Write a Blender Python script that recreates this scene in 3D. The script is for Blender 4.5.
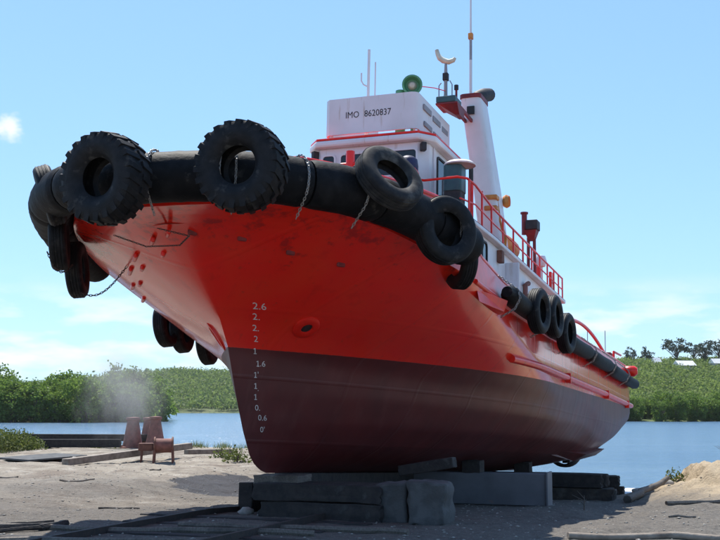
import bpy, bmesh, math, random
import numpy as np
from mathutils import Vector, Matrix, Quaternion

for o in list(bpy.data.objects): bpy.data.objects.remove(o)
S = bpy.context.scene
COL = S.collection
R = math.radians

# ------------------------------------------------------------------ camera, sky, sun, exposure
cam = bpy.data.cameras.new('camera'); cam_o = bpy.data.objects.new('camera', cam); COL.objects.link(cam_o)
cam.sensor_width = 36; cam.lens = 55.45; cam.clip_start = .1; cam.clip_end = 6000
cam_o.location = (0, 0, 1.9); cam_o.rotation_euler = (R(90 + 7.093), 0, 0)
S.camera = cam_o

SUN_EL, SUN_AZ = 62.0, -19.5            # azimuth measured from +Y towards +X
W = bpy.data.worlds.new('World'); S.world = W; W.use_nodes = True
wn = W.node_tree.nodes; wl = W.node_tree.links
bg = wn['Background']
sky = wn.new('ShaderNodeTexSky'); sky.sky_type = 'NISHITA'; sky.sun_disc = False
sky.sun_elevation = R(SUN_EL); sky.sun_rotation = R(SUN_AZ); sky.air_density = 1.0; sky.dust_density = .25; sky.ozone_density = 2.0
# thin fair-weather clouds low over the horizon, all the way round
tc = wn.new('ShaderNodeTexCoord'); sep = wn.new('ShaderNodeSeparateXYZ'); wl.new(tc.outputs['Generated'], sep.inputs[0])
mp = wn.new('ShaderNodeMapping'); mp.inputs['Scale'].default_value = (9, 9, 34); mp.inputs['Location'].default_value = (1.3, .4, .0)
wl.new(tc.outputs['Generated'], mp.inputs[0])
n1 = wn.new('ShaderNodeTexNoise'); n1.inputs['Scale'].default_value = 1.0; n1.inputs['Detail'].default_value = 7; n1.inputs['Roughness'].default_value = .55
wl.new(mp.outputs[0], n1.inputs['Vector'])
mr = wn.new('ShaderNodeMapRange'); mr.inputs['From Min'].default_value = .47; mr.inputs['From Max'].default_value = .62
wl.new(n1.outputs['Fac'], mr.inputs[0])
lo = wn.new('ShaderNodeMapRange'); lo.interpolation_type = 'SMOOTHSTEP'; lo.inputs['From Min'].default_value = .125; lo.inputs['From Max'].default_value = .06
wl.new(sep.outputs['Z'], lo.inputs[0])
mu = wn.new('ShaderNodeMath'); mu.operation = 'MULTIPLY'; wl.new(mr.outputs[0], mu.inputs[0]); wl.new(lo.outputs[0], mu.inputs[1])
# one small fair-weather puff higher up
pd = wn.new('ShaderNodeVectorMath'); pd.operation = 'DISTANCE'; pd.inputs[1].default_value = (-.299, .925, .2375); wl.new(tc.outputs['Generated'], pd.inputs[0])
mp2 = wn.new('ShaderNodeMapping'); mp2.inputs['Scale'].default_value = (60, 60, 110); wl.new(tc.outputs['Generated'], mp2.inputs[0])
n2 = wn.new('ShaderNodeTexNoise'); n2.inputs['Scale'].default_value = 1.0; n2.inputs['Detail'].default_value = 6; wl.new(mp2.outputs[0], n2.inputs['Vector'])
pa = wn.new('ShaderNodeMath'); pa.operation = 'MULTIPLY_ADD'; wl.new(n2.outputs['Fac'], pa.inputs[0]); pa.inputs[1].default_value = -.024; wl.new(pd.outputs['Value'], pa.inputs[2])
pr = wn.new('ShaderNodeMapRange'); pr.interpolation_type = 'SMOOTHSTEP'; pr.inputs['From Min'].default_value = .002; pr.inputs['From Max'].default_value = -.009; wl.new(pa.outputs[0], pr.inputs[0])
pm = wn.new('ShaderNodeMath'); pm.operation = 'MAXIMUM'; wl.new(mu.outputs[0], pm.inputs[0]); wl.new(pr.outputs[0], pm.inputs[1]); mu = pm
mu2 = wn.new('ShaderNodeMath'); mu2.operation = 'MULTIPLY'; wl.new(mu.outputs[0], mu2.inputs[0]); mu2.inputs[1].default_value = .85
mx = wn.new('ShaderNodeMixRGB'); mx.inputs[2].default_value = (5.3, 5.4, 5.4, 1)
gm = wn.new('ShaderNodeGamma'); gm.inputs[1].default_value = .57; wl.new(sky.outputs[0], gm.inputs[0])
tn = wn.new('ShaderNodeMixRGB'); tn.blend_type = 'MULTIPLY'; tn.inputs[0].default_value = 1; tn.inputs[2].default_value = (1.07, 1.51, 2.0, 1); wl.new(gm.outputs[0], tn.inputs[1])
wl.new(mu2.outputs[0], mx.inputs[0]); wl.new(tn.outputs[0], mx.inputs[1])
wl.new(mx.outputs[0], bg.inputs[0]); bg.inputs[1].default_value = .15

sun = bpy.data.lights.new('sun', 'SUN'); sun.energy = 5.0; sun.angle = R(.53); sun.color = (1, .955, .88)
sun_o = bpy.data.objects.new('sun', sun); COL.objects.link(sun_o)
sd = Vector((math.sin(R(SUN_AZ)) * math.cos(R(SUN_EL)), math.cos(R(SUN_AZ)) * math.cos(R(SUN_EL)), math.sin(R(SUN_EL))))
sun_o.rotation_euler = (-sd).to_track_quat('-Z', 'Y').to_euler(); sun_o.location = (0, 0, 60)
S.view_settings.view_transform = 'Standard'; S.view_settings.look = 'None'; S.view_settings.gamma = 1
S.view_settings.exposure = 0.47
S.render.engine = 'CYCLES'
S.cycles.max_bounces = 6; S.cycles.volume_bounces = 0

# ------------------------------------------------------------------ helpers
random.seed(7); rng = np.random.default_rng(11)
def interp(t, x):
    if x <= t[0][0]: return t[0][1]
    for (a, b), (c, d) in zip(t, t[1:]):
        if x <= c: return b + (d - b) * (x - a) / (c - a)
    return t[-1][1]
def sm(x, a, b):
    t = max(0., min(1., (x - a) / (b - a))); return t * t * (3 - 2 * t)

class MB:
    def __init__(s): s.v = []; s.f = []
    def add(s, vs, fs):
        k = len(s.v); s.v += [tuple(v) for v in vs]; s.f += [tuple(i + k for i in f) for f in fs]; return s
    def box(s, c, size, M=None):
        a, b, d = (q / 2 for q in size); c = Vector(c)
        vs = [Vector((x, y, z)) for z in (-d, d) for y in (-b, b) for x in (-a, a)]
        if M is not None: vs = [M @ v for v in vs]
        return s.add([v + c for v in vs], [(0, 2, 3, 1), (4, 5, 7, 6), (0, 1, 5, 4), (2, 6, 7, 3), (0, 4, 6, 2), (1, 3, 7, 5)])
    def bar(s, p0, p1, a, b, up=(0, 0, 1)):
        p0, p1 = Vector(p0), Vector(p1); d = p1 - p0; L = d.length; x = d.normalized(); u = Vector(up)
        if abs(x.dot(u)) > .97: u = Vector((0, 1, 0))
        y = u.cross(x).normalized(); z = x.cross(y)
        return s.box((p0 + p1) / 2, (L, a, b), Matrix((x, y, z)).transposed())
    def prism(s, poly, z0, z1):
        n = len(poly); vs = [(x, y, z0) for x, y in poly] + [(x, y, z1) for x, y in poly]
        return s.add(vs, [tuple(range(n - 1, -1, -1)), tuple(range(n, 2 * n))] + [(i, (i + 1) % n, n + (i + 1) % n, n + i) for i in range(n)])
    def tube(s, path, r, n=8, caps=True, closed=False):
        path = [Vector(p) for p in path]; rs = r if isinstance(r, (list, tuple)) else [r] * len(path)
        m = len(path); k = len(s.v); ref = None
        for i, p in enumerate(path):
            if closed: t = path[(i + 1) % m] - path[i - 1]
            else: t = path[min(i + 1, m - 1)] - path[max(i - 1, 0)]
            t.normalize()
            if ref is None: ref = Vector((0, 0, 1)) if abs(t.z) < .9 else Vector((1, 0, 0))
            a = t.cross(ref).normalized(); b = a.cross(t); ref = b
            for j in range(n):
                q = 2 * math.pi * j / n
                s.v.append(tuple(p + a * (rs[i] * math.cos(q)) + b * (rs[i] * math.sin(q))))
        for i in range(m if closed else m - 1):
            for j in range(n):
                i2 = (i + 1) % m
                s.f.append((k + i * n + j, k + i * n + (j + 1) % n, k + i2 * n + (j + 1) % n, k + i2 * n + j))
        if caps and not closed:
            s.f.append(tuple(k + j for j in range(n - 1, -1, -1))); s.f.append(tuple(k + (m - 1) * n + j for j in range(n)))
        return s
    def lathe(s, prof, n=32, M=None, close=False):
        k = len(s.v); m = len(prof)
        for i in range(n):
            q = 2 * math.pi * i / n; c, d = math.cos(q), math.sin(q)
            for r, z in prof:
                v = Vector((r * c, r * d, z)); s.v.append(tuple(M @ v if M is not None else v))
        for i in range(n):
            i2 = (i + 1) % n
            for j in range(m if close else m - 1):
                j2 = (j + 1) % m
                s.f.append((k + i * m + j, k + i2 * m + j, k + i2 * m + j2, k + i * m + j2))
        return s
    def build(s, name, mat, parent=None, smooth=None, bevel=0, kind=None):
        me = bpy.data.meshes.new(name); me.from_pydata(s.v, [], s.f); me.validate(); me.update()
        bm = bmesh.new(); bm.from_mesh(me); bmesh.ops.recalc_face_normals(bm, faces=bm.faces); bm.to_mesh(me); bm.free()
        return link(name, me, mat, parent, smooth, bevel, kind)
def link(name, me, mat, parent=None, smooth=None, bevel=0, kind=None):
    if smooth is not None:
        me.polygons.foreach_set('use_smooth', [True] * len(me.polygons)); me.set_sharp_from_angle(angle=R(smooth))
    if mat: me.materials.append(mat)
    o = bpy.data.objects.new(name, me); COL.objects.link(o)
    if parent: o.parent = parent
    if bevel:
        b = o.modifiers.new('bevel', 'BEVEL'); b.width = bevel; b.segments = 2; b.limit_method = 'ANGLE'
    if kind: o['kind'] = kind
    return o
def big_mesh(name, V, F, mat, parent=None, kind=None):
    me = bpy.data.meshes.new(name); n = len(V); m, k = F.shape
    me.vertices.add(n); me.vertices.foreach_set('co', np.asarray(V, np.float32).ravel())
    me.loops.add(m * k); me.loops.foreach_set('vertex_index', np.asarray(F, np.int32).ravel())
    me.polygons.add(m); me.polygons.foreach_set('loop_start', np.arange(0, m * k, k, dtype=np.int32))
    me.update(calc_edges=True); me.validate()
    return link(name, me, mat, parent, None, 0, kind)
def tag(o, label, cat, group=None):
    o['label'] = label; o['category'] = cat
    if group: o['group'] = group
    return o
def empty(name, loc=(0, 0, 0), rz=0):
    o = bpy.data.objects.new(name, None); COL.objects.link(o); o.empty_display_size = .2
    o.location = loc; o.rotation_euler = (0, 0, rz); return o
def copy_tree(o, parent=None):
    c = o.copy(); COL.objects.link(c); c.parent = parent
    for ch in list(o.children): copy_tree(ch, c)
    return c

# value noise on numpy arrays (x, y) -> 0..1
_T = rng.random((256, 256))
def vnoise(x, y):
    x = np.asarray(x, float); y = np.asarray(y, float)
    xi = np.floor(x).astype(int); yi = np.floor(y).astype(int); fx = x - xi; fy = y - yi
    fx = fx * fx * (3 - 2 * fx); fy = fy * fy * (3 - 2 * fy)
    g = lambda a, b: _T[a % 256, b % 256]
    return (g(xi, yi) * (1 - fx) + g(xi + 1, yi) * fx) * (1 - fy) + (g(xi, yi + 1) * (1 - fx) + g(xi + 1, yi + 1) * fx) * fy
def fbm(x, y, o=4):
    r = 0; a = .5
    for i in range(o): r = r + a * vnoise(x * 2 ** i + 17 * i, y * 2 ** i + 31 * i); a *= .5
    return r

# ------------------------------------------------------------------ materials
def new_mat(name):
    m = bpy.data.materials.new(name); m.use_nodes = True; nt = m.node_tree
    return m, nt.nodes, nt.links, nt.nodes['Principled BSDF']
def c4(c): return (c[0], c[1], c[2], 1)
def noise_node(N, L, vec, scale, detail=5, rough=.55, stretch=None):
    if stretch:
        mp = N.new('ShaderNodeMapping'); mp.inputs['Scale'].default_value = stretch; L.new(vec, mp.inputs[0]); vec = mp.outputs[0]
    n = N.new('ShaderNodeTexNoise'); n.inputs['Scale'].default_value = scale; n.inputs['Detail'].default_value = detail; n.inputs['Roughness'].default_value = rough
    L.new(vec, n.inputs['Vector']); return n.outputs['Fac']
def ramp(N, L, fac, lo, hi):
    r = N.new('ShaderNodeMapRange'); r.inputs['From Min'].default_value = lo; r.inputs['From Max'].default_value = hi; L.new(fac, r.inputs[0]); return r.outputs[0]
def mix(N, L, fac, a, b):
    m = N.new('ShaderNodeMixRGB')
    for i, q in ((0, fac), (1, a), (2, b)):
        if hasattr(q, 'default_value') or hasattr(q, 'is_linked'): L.new(q, m.inputs[i])
        else: m.inputs[i].default_value = q if i == 0 else c4(q)
    return m.outputs[0]
def math_(N, L, op, a, b):
    m = N.new('ShaderNodeMath'); m.operation = op
    for i, q in ((0, a), (1, b)):
        if hasattr(q, 'is_linked'): L.new(q, m.inputs[i])
        else: m.inputs[i].default_value = q
    return m.outputs[0]
def bump(N, L, fac, strength, dist, prev=None):
    b = N.new('ShaderNodeBump'); b.inputs['Strength'].default_value = strength; b.inputs['Distance'].default_value = dist
    L.new(fac, b.inputs['Height'])
    if prev is not None: L.new(prev, b.inputs['Normal'])
    return b.outputs[0]
def coords(N, L, which='Object'):
    t = N.new('ShaderNodeTexCoord'); return t.outputs[which]
def mat(name, c1, c2=None, rough=.6, scale=3., lo=.4, hi=.65, metal=0, bmp=0, bscale=30, bdist=.01, stretch=None, stain=None, stain_lo=.6, stain_hi=.7, stain_scale=2, stain_stretch=None, spec=.5):
    m, N, L, P = new_mat(name); v = coords(N, L)
    col = mix(N, L, ramp(N, L, noise_node(N, L, v, scale, stretch=stretch), lo, hi), c1, c2 or tuple(.8 * q for q in c1))
    if stain:
        col = mix(N, L, ramp(N, L, noise_node(N, L, v, stain_scale, 6, .62, stain_stretch), stain_lo, stain_hi), col, stain)
    L.new(col, P.inputs['Base Color'])
    P.inputs['Roughness'].default_value = rough; P.inputs['Metallic'].default_value = metal; P.inputs['Specular IOR Level'].default_value = spec
    if bmp: L.new(bump(N, L, noise_node(N, L, v, bscale, 4), bmp, bdist), P.inputs['Normal'])
    return m

RED = (.86, .017, .007)
M = {}
M['red'] = mat('red_paint', RED, (.66, .014, .007), .3, 2.5, bmp=.25, bscale=12, stain=(.16, .02, .012), stain_lo=.62, stain_hi=.74, stain_scale=5, stain_stretch=(1, 1, .35))
M['darkred'] = mat('dark_red_paint', (.22, .012, .014), (.13, .01, .012), .5, 6, bmp=.3, bscale=20)
M['white'] = mat('white_paint', (.76, .75, .77), (.66, .65, .66), .42, 1.2, .35, .7, bmp=.12, bscale=7, stain=(.40, .27, .17), stain_lo=.6, stain_hi=.82, stain_scale=4, stain_stretch=(2.2, 2.2, .22))
M['rubber'] = mat('fender_rubber', (.006, .0065, .008), (.014, .014, .016), .62, 4, .45, .7, bmp=.6, bscale=14, bdist=.012, stain=(.075, .072, .068), stain_lo=.6, stain_hi=.78, stain_scale=3.4, spec=.12)
M['tyre'] = mat('tyre_rubber', (.007, .0075, .009), (.014, .014, .016), .6, 9, bmp=.5, bscale=60, bdist=.006, stain=(.07, .066, .062), stain_lo=.58, stain_hi=.78, stain_scale=6, spec=.2)
M['dusty'] = mat('dusty_tyre_rubber', (.014, .014, .016), (.035, .034, .033), .75, 6, bmp=.5, bscale=60, bdist=.006, stain=(.13, .125, .115), stain_lo=.55, stain_hi=.8, stain_scale=3, spec=.25)
M['galv'] = mat('galvanised_chain', (.38, .37, .36), (.22, .2, .18), .5, 20, metal=.6)
M['rustchain'] = mat('rusty_chain', (.10, .07, .06), (.05, .04, .04), .75, 20, metal=.3)
M['glass'] = mat('dark_window_glass', (.012, .016, .02), (.02, .026, .03), .08, 2)
M['blackfr'] = mat('black_gasket', (.018, .018, .02), None, .6)
M['black'] = mat('soot_black', (.015, .014, .015), (.035, .03, .03), .65, 8)
M['green'] = mat('green_paint', (.09, .30, .15), (.06, .22, .11), .4, 4)
M['teal'] = mat('teal_paint', (.035, .10, .105), (.025, .07, .08), .45, 5)
M['blue'] = mat('blue_tarpaulin', (.018, .02, .075), (.012, .012, .05), .55, 9, bmp=.6, bscale=14, bdist=.02)
M['orange'] = mat('orange_paint', (.62, .25, .05), (.5, .17, .04), .5, 5, stain=(.35, .12, .04))
M['rust'] = mat('rusty_steel', (.20, .085, .055), (.12, .05, .035), .8, 8, bmp=.5, bscale=40)
M['darkrust'] = mat('dark_old_rail_steel', (.05, .036, .03), (.03, .025, .023), .75, 12, bmp=.5, bscale=40)
M['rustpink'] = mat('faded_rust_primer', (.25, .10, .08), (.15, .065, .05), .8, 5, bmp=.4, bscale=30)
M['cream'] = mat('aged_cream_paint', (.62, .58, .46), (.5, .45, .33), .5, 5)
M['grey'] = mat('grey_paint', (.30, .30, .32), (.24, .24, .26), .6, 3)
M['marking'] = mat('white_marking_paint', (.72, .68, .64), (.55, .5, .47), .55, 30, .45, .6)
M['lens'] = mat('lamp_glass', (.55, .5, .4), None, .12)
M['concrete'] = mat('weathered_concrete', (.10, .10, .098), (.05, .05, .05), .9, 4, bmp=.7, bscale=25, bdist=.02, stain=(.09, .085, .08), stain_lo=.52, stain_hi=.68)
M['timber'] = mat('grey_timber', (.17, .145, .12), (.10, .085, .07), .85, 6, stretch=(6, 1, 6), bmp=.7, bscale=18, bdist=.012, stain=(.05, .045, .04), stain_lo=.5, stain_hi=.72)
M['paletimber'] = mat('sun_bleached_timber', (.30, .25, .20), (.19, .155, .12), .85, 5, bmp=.6, bscale=22, bdist=.012, stain=(.12, .09, .07), stain_lo=.55, stain_hi=.72)
M['darktimber'] = mat('tarred_timber', (.038, .032, .029), (.018, .016, .016), .85, 6, bmp=.8, bscale=18, bdist=.02, stain=(.085, .08, .075), stain_lo=.6, stain_hi=.76, stain_scale=3)
M['tarbrown'] = mat('brown_tarred_timber', (.06, .045, .035), (.03, .025, .022), .85, 5, bmp=.8, bscale=16, bdist=.02, stain=(.10, .09, .08), stain_lo=.6, stain_hi=.75)
M['steelbeam'] = mat('grey_painted_beam', (.17, .17, .185), (.125, .125, .135), .6, 1.5, stain=(.25, .14, .09), stain_lo=.66, stain_hi=.78)
M['bark'] = mat('grey_bark', (.13, .11, .09), (.08, .065, .05), .9, 8, bmp=.6)
M['stone'] = mat('rough_stone', (.40, .375, .33), (.27, .25, .22), .9, 5, bmp=.6)
M['foam'] = mat('white_foam', (.78, .79, .8), (.6, .62, .64), .7, 8, bmp=.5)
M['roofwhite'] = mat('pale_roofing', (.75, .74, .72), (.6, .58, .56), .6, 1)
M['wallhouse'] = mat('house_plaster', (.55, .5, .45), (.48, .44, .4), .8, 1)

def leaf_mat(name, a, b, tr=.35):
    m, N, L, P = new_mat(name); g = N.new('ShaderNodeNewGeometry')
    oi = N.new('ShaderNodeObjectInfo')
    f = math_(N, L, 'ADD', math_(N, L, 'MULTIPLY', g.outputs['Random Per Island'], .65), math_(N, L, 'MULTIPLY', oi.outputs['Random'], .35))
    v = coords(N, L); big = ramp(N, L, noise_node(N, L, v, .22, 2), .35, .65)
    f = math_(N, L, 'ADD', math_(N, L, 'MULTIPLY', f, .7), math_(N, L, 'MULTIPLY', big, .3))
    col = mix(N, L, f, a, b); L.new(col, P.inputs['Base Color']); P.inputs['Roughness'].default_value = .6; P.inputs['Specular IOR Level'].default_value = .25
    t = N.new('ShaderNodeBsdfTranslucent'); L.new(col, t.inputs[0]); ms = N.new('ShaderNodeMixShader'); ms.inputs[0].default_value = tr
    L.new(P.outputs[0], ms.inputs[1]); L.new(t.outputs[0], ms.inputs[2]); L.new(ms.outputs[0], N['Material Output'].inputs[0]); return m
M['leaf'] = leaf_mat('mangrove_leaves', (.06, .12, .018), (.21, .30, .055), .5)
M['leafpale'] = leaf_mat('hillside_leaves', (.10, .15, .035), (.24, .31, .085), .5)
M['leafgrey'] = leaf_mat('pine_needles', (.045, .06, .04), (.09, .11, .07))
M['grass'] = leaf_mat('grass_blades', (.07, .10, .02), (.18, .2, .06), .4)

# ------------------------------------------------------------------ the slipway frame: (port, aft, up) of the hauled-out ship
PHI, TRIM = R(20.5), R(2.9)
AFT = Vector((math.sin(PHI) * math.cos(TRIM), math.cos(PHI) * math.cos(TRIM), -math.sin(TRIM)))
PORT = Vector((math.cos(PHI), -math.sin(PHI), 0)); UP = PORT.cross(AFT)
ORG = Vector((-1.678, 20.096, .748))
MS = Matrix((PORT, AFT, UP)).transposed().to_4x4(); MS.translation = ORG
def sw(p, u, w): return MS @ Vector((p, u, w))

# ------------------------------------------------------------------ ground
def ground_z(X, Y):
    X = np.asarray(X, float); Y = np.asarray(Y, float)
    s = lambda x, a, b: (lambda t: t * t * (3 - 2 * t))(np.clip((x - a) / (b - a), 0, 1))
    a = (X + 1.68) * math.sin(PHI) + (Y - 20.1) * math.cos(PHI); p = (X + 1.68) * math.cos(PHI) - (Y - 20.1) * math.sin(PHI)
    slip = -.0506 * np.maximum(a, 0) - .02 * np.maximum(a - 27, 0)
    edge = 54 + 2.2 * np.sin(X * .35) + 1.3 * np.sin(X * .9 + 1)
    left = .06 + .5 * s(X, -30, -45) - 2.9 * s(Y, edge, edge + 7)
    wl_ = s(-p, 3.6, 7.5)
    z = slip * (1 - wl_) + left * wl_
    # sandy bank on the right
    ex = 9.75 + .3 * np.sin(Y * .8) + .35 * np.sin(Y * 2.1 + X)
    yw = s(Y, 26.0, 32.0) * (1 - s(Y, 35.0, 36.6)); bank = s(X, ex - .1, ex + .35) * yw
    z = z + (.62 * s(X, ex - .08, ex + .28) * s(Y, 28.5, 32.3) + .5 * s(X, 7.4, 9.9) * s(Y, 25, 32)) * (1 - s(Y, 35.0, 36.6))
    apron = s(X, 6.5, 9.5) * s(Y, 22, 28) * (1 - s(Y, 30, 34)) * .22; z = z + apron
    z = z - 1.6 * s(Y, 37, 43) * s(X, 10.5, 13)
    # shallow hollow under the painted shadow beside the bow, and general unevenness
    d = ((X + 4.1) / 1.5) ** 2 + ((Y - 30.8) / 2.6) ** 2; z = z - .10 * np.exp(-d * 1.5)
    n = (fbm(X * .35, Y * .35) - .47) * .28 + (fbm(X * 1.4 + 9, Y * 1.4) - .47) * .16 + (fbm(X * 5 + 3, Y * 5, 3) - .44) * .07
    n = n + s(X, 7.5, 9.5) * yw * ((fbm(X * 2.2, Y * 2.2 + 5) - .45) * .28 + (fbm(X * 6 + 8, Y * 6, 3) - .44) * .14)
    return z + n * (.35 + .65 * s(np.abs(p), 2.5, 5))
WATER_Z = -1.4
def gz(x, y): return float(ground_z(x, y))

def ground_material():
    m, N, L, P = new_mat('sandy_yard_ground'); v = coords(N, L); sp = N.new('ShaderNodeSeparateXYZ'); L.new(v, sp.inputs[0])
    big = noise_node(N, L, v, .16, 5, .6); med = noise_node(N, L, v, 1.1, 6, .65); fine = noise_node(N, L, v, 9, 6, .7); grit = noise_node(N, L, v, 46, 3, .6)
    sand = mix(N, L, ramp(N, L, med, .35, .68), (.37, .32, .25), (.26, .22, .175))
    gravel = mix(N, L, ramp(N, L, fine, .36, .66), (.185, .165, .14), (.105, .095, .083))
    # gravelly near the slip, sandier to the left and far
    d = math_(N, L, 'ADD', sp.outputs['Y'], math_(N, L, 'MULTIPLY', sp.outputs['X'], -.75))
    f = ramp(N, L, math_(N, L, 'ADD', d, math_(N, L, 'MULTIPLY', math_(N, L, 'SUBTRACT', big, .5), 34)), 25, 39)
    sand = mix(N, L, math_(N, L, 'MULTIPLY', ramp(N, L, noise_node(N, L, v, .42, 6, .72), .47, .6), .85), sand, (.19, .15, .115))
    sand = mix(N, L, math_(N, L, 'MULTIPLY', ramp(N, L, noise_node(N, L, v, .9, 6, .7), .56, .66), .6), sand, (.56, .51, .43))
    f = math_(N, L, 'MAXIMUM', f, ramp(N, L, math_(N, L, 'ADD', sp.outputs['Y'], math_(N, L, 'MULTIPLY', med, 2.0)), 14.0, 10.5))  # ground behind the camera made paler to bounce sunlight onto the shaded bow
    col = mix(N, L, f, gravel, sand)
    # ochre bank on the right
    o = math_(N, L, 'MULTIPLY', ramp(N, L, math_(N, L, 'ADD', sp.outputs['X'], math_(N, L, 'MULTIPLY', med, 3.0)), 9.2, 10.8), ramp(N, L, sp.outputs['Y'], 25, 29))
    ochre = mix(N, L, ramp(N, L, fine, .35, .7), (.50, .40, .27), (.38, .30, .20)); col = mix(N, L, o, col, ochre)
    # painted cast shadow beside the bow, and dark mud where the slip meets the water
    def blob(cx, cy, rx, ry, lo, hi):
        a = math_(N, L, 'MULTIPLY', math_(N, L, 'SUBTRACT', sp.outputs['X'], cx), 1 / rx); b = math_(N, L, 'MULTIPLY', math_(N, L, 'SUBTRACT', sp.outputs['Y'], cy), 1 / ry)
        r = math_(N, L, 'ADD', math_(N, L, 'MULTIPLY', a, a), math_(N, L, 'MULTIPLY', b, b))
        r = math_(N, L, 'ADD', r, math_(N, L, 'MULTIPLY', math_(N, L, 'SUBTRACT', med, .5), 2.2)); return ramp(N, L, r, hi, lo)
    shade_blob = blob(-3.6, 30.8, 1.55, 2.8, .85, 1.0)
    bow_shade = shade_blob
    mud = ramp(N, L, math_(N, L, 'ADD', sp.outputs['Z'], math_(N, L, 'MULTIPLY', math_(N, L, 'SUBTRACT', med, .5), .35)), -1.0, -1.25)
    col = mix(N, L, mud, col, (.085, .075, .065))
    # pale grains and chips
    col = mix(N, L, math_(N, L, 'MULTIPLY', ramp(N, L, grit, .62, .7), .55), col, (.5, .47, .42))
    col = mix(N, L, math_(N, L, 'MULTIPLY', ramp(N, L, grit, .4, .33), .6), col, (.07, .065, .06))
    col = mix(N, L, math_(N, L, 'MULTIPLY', bow_shade, .93), col, (.035, .035, .042))  # shadow beside the bow, painted dark into the ground colour
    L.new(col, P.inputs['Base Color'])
    rg = N.new('ShaderNodeMapRange'); rg.inputs['To Min'].default_value = .95; rg.inputs['To Max'].default_value = .85; L.new(bow_shade, rg.inputs[0]); L.new(rg.outputs[0], P.inputs['Roughness'])
    b1 = bump(N, L, fine, .9, .06, bump(N, L, med, .8, .22)); L.new(bump(N, L, grit, .8, .02, b1), P.inputs['Normal'])
    P.inputs['Specular IOR Level'].default_value = .3
    return m
def axis(*segs):
    r = []
    for a, b, st in segs: r += list(np.arange(a, b, st))
    return np.array(r + [segs[-1][1]])
gx = axis((-140, -60, 5), (-60, -22, 1), (-22, -9, .3), (-9, 12, .14), (12, 20, .3), (20, 60, 1), (60, 140, 5))
gy = axis((-80, -10, 5), (-10, 12, 1), (12, 40, .14), (40, 62, .3), (62, 80, 2))
GX, GY = np.meshgrid(gx, gy); GZ = ground_z(GX, GY)
nx, ny = len(gx), len(gy)
idx = np.arange(nx * ny).reshape(ny, nx)
F = np.stack([idx[:-1, :-1], idx[:-1, 1:], idx[1:, 1:], idx[1:, :-1]], -1).reshape(-1, 4)
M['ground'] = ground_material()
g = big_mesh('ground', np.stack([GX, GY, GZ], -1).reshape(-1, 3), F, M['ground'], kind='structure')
g.data.polygons.foreach_set('use_smooth', [True] * len(g.data.polygons))
# everything under the water: the bay bed, out to the horizon
MB().add([(-3000, -80, -4.2), (3000, -80, -4.2), (3000, 4000, -4.2), (-3000, 4000, -4.2)], [(0, 1, 2, 3)]).build('bay_bed', M['stone'], kind='structure')
# land behind the photographer
MB().add([(-3000, -3000, -.6), (3000, -3000, -.6), (3000, -78, -.6), (-3000, -78, -.6)], [(0, 1, 2, 3)]).build('rear_ground', M['ground'], kind='structure')

def water_material():
    m, N, L, P = new_mat('bay_water'); v = coords(N, L)
    a = noise_node(N, L, v, .9, 4, .6, (1, 2.2, 1)); b = noise_node(N, L, v, .12, 3, .5, (.6, 1.6, 1))
    col = mix(N, L, ramp(N, L, b, .35, .65), (.085, .16, .25), (.11, .19, .28)); L.new(col, P.inputs['Base Color'])
    P.inputs['Roughness'].default_value = .16; P.inputs['IOR'].default_value = 1.33
    n = bump(N, L, b, .7, .7); L.new(bump(N, L, a, 1.0, .24, n), P.inputs['Normal']); return m
M['water'] = water_material()
MB().add([(-3000, 20, WATER_Z), (3000, 20, WATER_Z), (3000, 4000, WATER_Z), (-3000, 4000, WATER_Z)], [(0, 1, 2, 3)]).build('water', M['water'], kind='structure')

# ------------------------------------------------------------------ far shore
def shore_y(X):
    X = np.asarray(X, float); s = lambda x, a, b: (lambda t: t * t * (3 - 2 * t))(np.clip((x - a) / (b - a), 0, 1))
    y = 258 + 2.5 * np.sin(X * .21) + 480 * s(X, -46, -30)
    return y - 460 * s(X, 5, 48) + 3 * np.sin(X * .13 + 2)
def hill_z(X, Y):
    X = np.asarray(X, float); Y = np.asarray(Y, float); s = lambda x, a, b: (lambda t: t * t * (3 - 2 * t))(np.clip((x - a) / (b - a), 0, 1))
    d = Y - shore_y(X)
    right = s(X, 15, 60)
    z = WATER_Z - 1.0 + 1.6 * s(d, -6, 6)
    z = z + right * (21 * s(d, 10, 215) + 3 * (fbm(X * .012, Y * .012, 3) - .45) * s(d, 20, 120) * 3)
    z = z - 2.2 * s(Y, 322, 345) * (1 - s(Y, 712, 736)) * (1 - right)
    z = z - 3.0 * s(X, -58, -50) * (1 - s(Y, 690, 736)) * (1 - right)
    far = s(Y, 700, 980) * (1 - right)
    z = z + far * (20 * s(X, -420, -130) + 9) * (.75 + .5 * fbm(X * .006 + 4, Y * .006, 3))
    return z
hx = axis((-700, -240, 12), (-240, 240, 6), (240, 700, 12)); hy = axis((225, 560, 6), (560, 1400, 12))
HX, HY = np.meshgrid(hx, hy); idx = np.arange(HX.size).reshape(HX.shape)
F = np.stack([idx[:-1, :-1], idx[:-1, 1:], idx[1:, 1:], idx[1:, :-1]], -1).reshape(-1, 4)
M['hill'] = mat('scrubby_hillside', (.08, .11, .03), (.12, .13, .05), .95, .05)
h = big_mesh('hillside', np.stack([HX, HY, hill_z(HX, HY)], -1).reshape(-1, 3), F, M['hill'], kind='structure')
h.data.polygons.foreach_set('use_smooth', [True] * len(h.data.polygons))

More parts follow.
